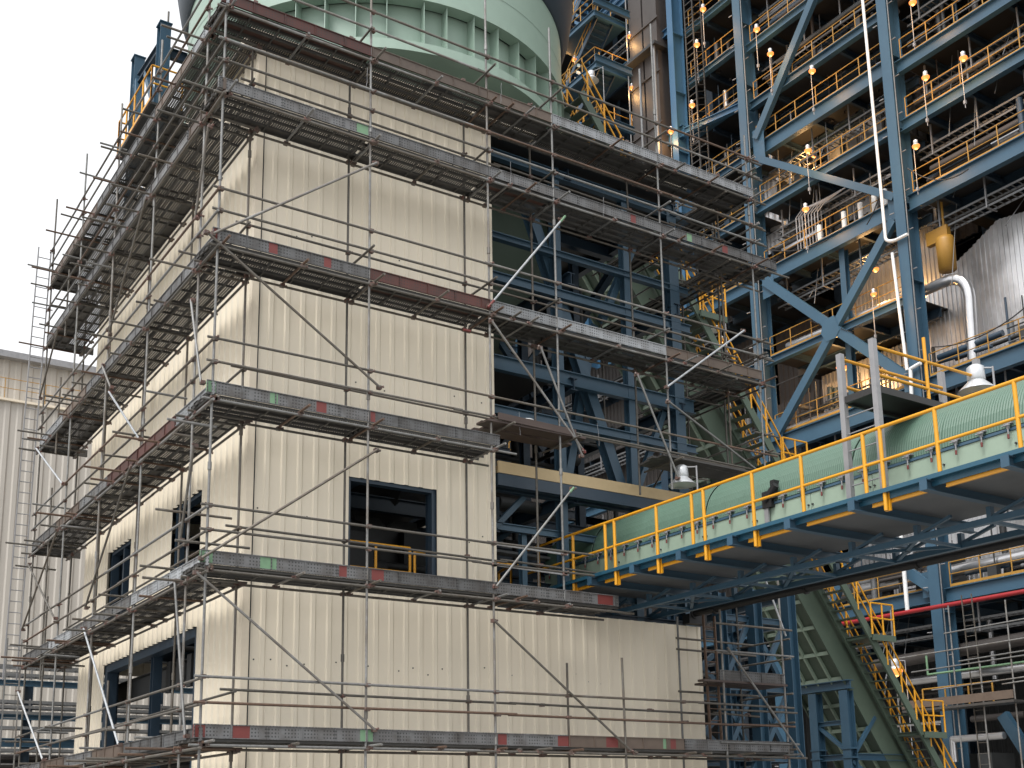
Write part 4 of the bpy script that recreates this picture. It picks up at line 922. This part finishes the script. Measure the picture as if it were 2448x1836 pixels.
pipe([(41, 20, 8.9), (41, 3, 9.4)], .3, 'brown', 'grey_pipe', 'fat dusty pipe under the red fire main')
pipe([(39.5, 14.8, 3.9), (39.5, 14.8, 4.9), (39.5, 12.2, 4.9)], .16, 'silver', 'silver_pipe', 'short silver elbow pipe low at the right')
# orange gas holder
hb = thing('chain_hoist_bucket', (41, 13.6, 27.5), 'yellow cylinder hoist bucket hanging beside the bright casing', 'hoist')
MB().lathe([(.01, 27.4), (.42, 27.4), (.45, 28.9), (.4, 29.1), (.01, 29.1)], 20, (40.9, 13.65, 0)).build('bucket_body', 'yellowd', hb); mb = MB(); mb.box((40.75, 13.4, 29.0), (41.05, 14.6, 29.7)); mb.tube((40.9, 13.65, 29), (40.9, 13.65, 31), .06); mb.build('hook_block', 'yellowd', hb)
hb = thing('chain_hoist_bucket', (42, 12.2, 36), 'dark yellow round drum behind the rails at the upper right', 'hoist')
MB().lathe([(.01, 35.9), (.7, 35.9), (.7, 36.9), (.01, 36.9)], 20, (42, 11.9, 0)).build('drum_body', 'yellowd', hb)
# thin pipe manifold
mf = thing('pipe_manifold', (40.3, 21.5, 31.7), 'row of thin galvanised hooped pipes behind yellow rails between the blue columns', 'pipes')
for k in range(8):
    y = 22.4-k*.22; MB().path([(40.3, y, 31.75), (40.3, y, 34.0-.05*k), (40.3, y-.5, 34.3-.05*k), (40.5, y-2.0, 34.3)], .03, 6).build('pipe', 'galv', mf)
for k, y in enumerate((20.9, 19.2, 18.1, 17.2, 16.5)): MB().tube((40.4, y, 31.8), (40.4, y, 32.9), .14, 10).build('valve_body', 'white', mf)
# lit lamps on the boiler house
LL = [((27.2, 49.6), 'lit orange flood lamp at the top right of the light blue column'), ((23.0, 45.6), 'lit orange flood lamp just right of the left big blue column, highest there'),
      ((27.9, 47.6), 'lit orange flood lamp directly right of the lattice cable ladder, upper one'), ((22.1, 43.5), 'lit orange flood lamp on a pole at the left end of the thin silver pipe'),
      ((19.25, 40.75), 'lit orange flood lamp on a pole right of the upper diagonal brace'), ((28.6, 43.9), 'lit orange flood lamp at the lattice cable ladder, lower one'),
      ((12.7, 40.7), 'lit orange flood lamp right of the right big blue column at the top edge'), ((10.3, 36.2), 'lit orange flood lamp nearest the right edge, high behind yellow rails'),
      ((12.4, 36.4), 'lit orange flood lamp above the dark yellow drum'), ((19.95, 36.4), 'lit orange flood lamp in front of the round top ribbed tank'),
      ((13.3, 33.2), 'lit orange flood lamp on a pole right of the big right column, mid height'), ((20.4, 33.2), 'lit orange flood lamp above the row of hooped pipes'),
      ((16.5, 26.8), 'lit orange lamp above the thick silver pipe near the crossed braces'), ((19.0, 23.8), 'lit orange flood lamp on a pole below the crossed braces'),
      ((27.2, 28.2), 'lit orange lamp behind the right end of the lower scaffold decks'), ((40.2, 53.9), 'lit orange flood lamp beside the dark hood of the silo'),
      ((34.1, 52.0), 'lit orange lamp at the left edge of the tall brown duct, upper'), ((34.1, 48.2), 'lit orange lamp at the left edge of the tall brown duct, lower'), ((30.6, 43.2), 'lit orange flood lamp above the bright blue sloping beam left of the light blue column')]
for (y, z), lb in LL:
    lamp((38.85, y, z), .6 if z > 30 else .5, True, lb, 2.3, (.3, .35, 0), 70)
for (x, y, z), lb in (((42.6, 19.2, 30.2), 'small lit lamp deep behind the silver pipe lighting a ribbed wall orange'), ((42.4, 21.6, 25.4), 'small lit lamp behind the left arm of the crossed braces'), ((42.0, 22.3, 38.3), 'small lit lamp over the smaller ribbed tank')):
    lamp((x, y, z), .6, True, lb, None, (0, 0, 0), 170)
mb = MB()
for k in range(7): mb.box((FX-.475, 19.2-k*.11, 26.1-k*.075), (FX-.462, 19.27-k*.11, 26.17-k*.075)); mb.box((FX-.475, 21.2-k*.10, 27.3-k*.07), (FX-.445, 21.26-k*.10, 27.36-k*.07))
mb.build('stencil_mark', 'dark', bh, kind='stuff')
# ================================================================== INCLINED CONVEYOR with stair
ic = thing('inclined_conveyor', (24, 9, 0), 'steep green inclined conveyor casing with a stair beside it, right of the clad building', 'conveyor')
def zi(x): return 8.7-1.42*(x-23)
X0, X1 = 12.9, 28.5; nrm = Vector((1.42, 0, 1)).normalized()
def ip(x, y, off=0): return Vector((x, y, zi(x)))+nrm*off
mb = MB()
for y0, y1, o0, o1 in ((8.0, 10.3, .10, .14), (8.0, 10.3, .85, .9), (7.98, 8.04, -.05, .95), (10.26, 10.32, -.05, .95)):
    v = [ip(X0, y0, o0), ip(X1, y0, o0), ip(X1, y1, o0), ip(X0, y1, o0), ip(X0, y0, o1), ip(X1, y0, o1), ip(X1, y1, o1), ip(X0, y1, o1)]
    mb.add(v, [(0, 3, 2, 1), (4, 5, 6, 7), (0, 1, 5, 4), (1, 2, 6, 5), (2, 3, 7, 6), (3, 0, 4, 7)])
mb.build('casing', 'gdark', ic)
mb = MB()
for y in (8.6, 9.2, 9.75): mb.bar(ip(X0, y, .05), ip(X1, y, .05), .06, .12)
x = X0+.3
while x < X1: mb.bar(ip(x, 8.05, .04), ip(x, 10.25, .04), .07, .12); x += .58
mb.build('underside_ribs', 'gpanel', ic)
mb = MB()
for y in (6.75, 7.75): mb.bar(ip(X0, y, .75), ip(X1, y, .75), .08, .26)
mb.build('stair_stringer', 'gdark', ic)
tr = MB(); x = X0+.1
while x < X1: p = ip(x, 6.8, .8); tr.box((p.x-.13, 6.8, p.z), (p.x+.13, 7.72, p.z+.03)); x += .2
tr.build('stair_treads', 'gdark', ic)
for y in (6.72, 7.78):
    mb = MB()
    for h in (1.0, .55): mb.tube(ip(X0, y, .8)+Vector((0, 0, h)), ip(X1, y, .8)+Vector((0, 0, h)), .03, 6)
    x = X0+.2
    while x < X1: p = ip(x, y, .8); mb.tube(p, p+Vector((0, 0, 1.0)), .032, 6); x += .62
    mb.build('stair_rail', 'yellow', ic)
for x in (17.3, 20.6, 24.2, 26.4):
    p = ip(x, 7, .8); mb = MB(); mb.box((p.x-.1, 6.6, p.z-.1), (p.x+1.0, 7.9, p.z-.02)); mb.box((p.x-.1, 6.55, p.z-.2), (p.x+1.0, 6.62, p.z)); mb.build('landing', 'gdark', ic)
    mb = MB(); rail_posts(mb, [(p.x-.1, 6.6, p.z), (p.x+1.0, 6.6, p.z)], 1.05, .03, .5); mb.build('landing_rail', 'yellow', ic)
mb = MB()
for y in (8.03, 9.4):
    mb.ibeam((24.9, y, 0), (24.9, y, 5.75), .34, .34, .03, up=(1, 0, 0)); mb.box((24.7, y-.2, 3.5), (25.1, y+.2, 3.55)); mb.box((24.7, y-.2, 3.8), (25.1, y+.2, 3.85))
mb.build('trestle_leg', 'blue', ic)
mb = MB(); mb.ibeam((24.9, 7.8, 5.95), (24.9, 10.5, 5.95), .3, .3, .03); mb.ibeam((24.9, 8, 3.55), (24.9, 9.4, 3.55), .18, .2); mb.ibeam((24.9, 8, 4.7), (24.9, 9.4, 4.7), .14, .16); mb.bar((24.9, 9.3, 4.6), (24.9, 8.1, 3.7), .12, .12); mb.ibeam((25, 8, 3.55), (28.5, 8, 3.55), .18, .22); mb.bar((25.1, 8, 3.7), (26.2, 8, 4.9), .12, .12); mb.bar((24.9, 8, 3.4), (27, 8, 2.2), .12, .12)
mb.build('trestle_beam', 'blue', ic)
# lattice tower under the gallery head
lt = thing('lattice_tower', (16, 4, 0), 'blue braced steel tower behind the small scaffold, under the end of the gallery', 'steel tower')
LG = [(14.55, 3.0, 7.3, .26), (15.78, 3.0, 7.5, .30), (17.05, 3.0, 7.7, .3), (14.9, 5.4, 7.8, .26), (17.3, 5.4, 7.8, .26)]
for x, y, z1, w in LG: MB().ibeam((x, y, 0), (x, y, z1), w, w, .022, up=(1, 0, 0)).build('leg', 'blue', lt)
for x0, x1, y in ((14.6, 15.7, 3.1), (15.85, 17.0, 3.1), (14.9, 17.3, 5.4)):
    for z0, z1 in ((1.2, 3.1), (3.1, 4.9), (4.9, 6.7)):
        MB().bar((x0, y, z0), (x1, y, z1), .13, .1, up=(0, 1, 0)).build('brace', 'blue', lt); MB().bar((x1, y+.12, z0), (x0, y+.12, z1), .13, .1, up=(0, 1, 0)).build('brace', 'blue', lt)
        MB().ibeam((x0, y, z1), (x1, y, z1), .12, .16).build('beam', 'blue', lt)
for z in (3.1, 4.9, 6.7, 7.4):
    MB().ibeam((17.1, 3.1, z), (17.3, 5.4, z), .14, .18).build('beam', 'blue', lt); MB().ibeam((14.6, 3.1, z), (14.9, 5.4, z), .14, .18).build('beam', 'blue', lt)
# beige shed at lower right
sh = thing('small_shed', (19.2, 5, 0), 'low beige shed roof showing behind the bottom scaffold deck at the right', 'shed')
mb = MB(); mb.add([(14, 6.5, 3.0), (20.6, 6.5, 2.65), (20.6, 12, 2.65), (14, 12, 3.0), (14, 6.5, 2.9), (20.6, 6.5, 2.55), (20.6, 12, 2.55), (14, 12, 2.9)], [(0, 1, 2, 3), (4, 7, 6, 5), (0, 4, 5, 1), (1, 5, 6, 2), (2, 6, 7, 3), (3, 7, 4, 0)]); mb.build('roof', 'trim', sh)
mb = MB(); mb.box((14.1, 6.7, 0), (20.4, 11.8, 2.54)); mb.build('wall', 'clad', sh)
# ================================================================== far scaffold in front of the boiler house
s3 = thing('tube_scaffold', (38, 12, 0), 'distant tube scaffold with a plank deck in front of the boiler house, bottom right', 'scaffolding')
for y, z1 in ((16.4, 10.9), (13.3, 10.6), (10.5, 10.4), (9.0, 9), (12.0, 8)): MB().tube((38, y, 0), (38, y, z1), .036, 8).build('standard', 'tube', s3)
for z, a_, b_ in ((8.6, 17, 8), (7.9, 15.5, 8), (7.0, 14.5, 9.5), (9.4, 13.6, 8), (8.1, 13, 8), (6.9, 11, 8)): MB().tube((37.95, a_, z), (37.95, b_, z+.1), .032, 8).build('guard_rail', random.choice(('tube', 'tubeb', 'tube')), s3)
for y in (15.6, 14.8): pass
MB().box((37.6, 10.3, 6.1), (38.6, 15.9, 6.2)).build('plank', 'plank_s', s3); MB().box((37.58, 10.3, 6.25), (37.62, 15.9, 6.6)).build('toe_board', 'toe_o', s3)
mb = MB(); rail_posts(mb, [(39, 15.8, 6.2), (39, 12.2, 6.2)], 1.0, .04, 1.2); s3r = mb.build('hand_rail', 'yellowd', s3)
ladder('ladder', (38.3, 12.1, 0), (38.3, 12.3, 11), .5, 'y', label='dark caged ladder beside the blue column base at the bottom right', mat='tubeb', n_step=.45)
# ================================================================== LEFT BACKGROUND
wh = thing('warehouse', (0, 45, 0), 'long pale beige corrugated warehouse behind the scaffold on the left', 'warehouse')
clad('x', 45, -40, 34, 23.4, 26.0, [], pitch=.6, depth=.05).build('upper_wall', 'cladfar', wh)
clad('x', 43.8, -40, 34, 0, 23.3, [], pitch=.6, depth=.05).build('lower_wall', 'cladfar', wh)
MB().box((-40.2, 44.5, 26.0), (34.2, 60, 26.35)).build('roof', 'galv', wh)
MB().box((-40, 43.6, 23.3), (34.1, 45, 23.42)).build('ledge', 'trim', wh)
mb = MB(); rail_posts(mb, [(-40, 43.7, 23.42), (34, 43.7, 23.42)], 1.1, .02, 2.0); mb.build('hand_rail', 'yellowd', wh)
pb = thing('plant_building', (25, 42, 0), 'dull plant building glimpsed through the open steel bay', 'building')
clad('x', 42.5, 15, 35.5, 0, 16, [], pitch=.6, depth=.05).build('lower_wall', 'brown', pb)
MB().box((15, 42.6, 16), (25.6, 50, 42)).build('upper_wall', 'dark2', pb); MB().box((26.1, 42.6, 16), (35.8, 50, 42)).build('upper_wall', 'dark2', pb)
for z in (8, 16, 20, 24, 28, 32, 36, 41.8): MB().ibeam((15, 42.2, z), (35.5, 42.2, z), .3, .5).build('beam', 'blue2', pb)
for x in (15.2, 20, 25, 30, 35): MB().ibeam((x, 42.0, 0), (x, 42.0, 42), .4, .4, .03, up=(0, 1, 0)).build('column', 'bluem', pb)
for z in (16.3, 24.3):
    mb = MB(); rail_posts(mb, [(15.2, 41.6, z), (35.3, 41.6, z)], 1.1, .03, 1.6); mb.build('hand_rail', 'yellowd', pb)
pr = thing('pipe_rack', (-2, 20, 0), 'blue pipe rack stacked with grey cable trays at the bottom left', 'pipe rack')
for z, h in ((6.08, .18), (5.03, .15), (4.25, .26)): MB().ibeam((-14, 20, z), (12, 20, z), .2, h).build('beam', 'blue', pr)
for z in (6.59, 6.33, 5.5, 5.34, 5.16, 4.7, 4.02):
    mb = MB(); mb.bar((-14, 19.9, z), (12, 19.9, z), .03, .09); mb.bar((-14, 20.4, z), (12, 20.4, z), .03, .09)
    x = -14
    while x < 12: mb.bar((x, 19.9, z), (x, 20.4, z), .05, .02); x += .4
    mb.build('cable_tray', 'tray', pr)
for x in (-8, -3.4, 1.4, 5.5):
    for z in (6.45, 5.4): MB().bar((x, 19.95, z-.25), (x, 19.95, z+.2), .05, .05).build('tray_hanger', 'galv', pr)
    MB().ibeam((x, 20.3, 0), (x, 20.3, 6.1), .25, .25, .02, up=(1, 0, 0)).build('leg', 'blue2', pr)
for z in (3.85, 3.6, 3.3): MB().tube((-14, 20.8, z), (12, 20.8, z), .1, 10).build('pipe', 'brown', pr)
mb = MB(); mb.box((-14, 20.95, 0), (12, 21.05, 3.9)); mb.build('rear_panel', 'dark2', pr)
# tidy helper properties
for o in list(bpy.data.objects):
    if '_o' in o: del o['_o']
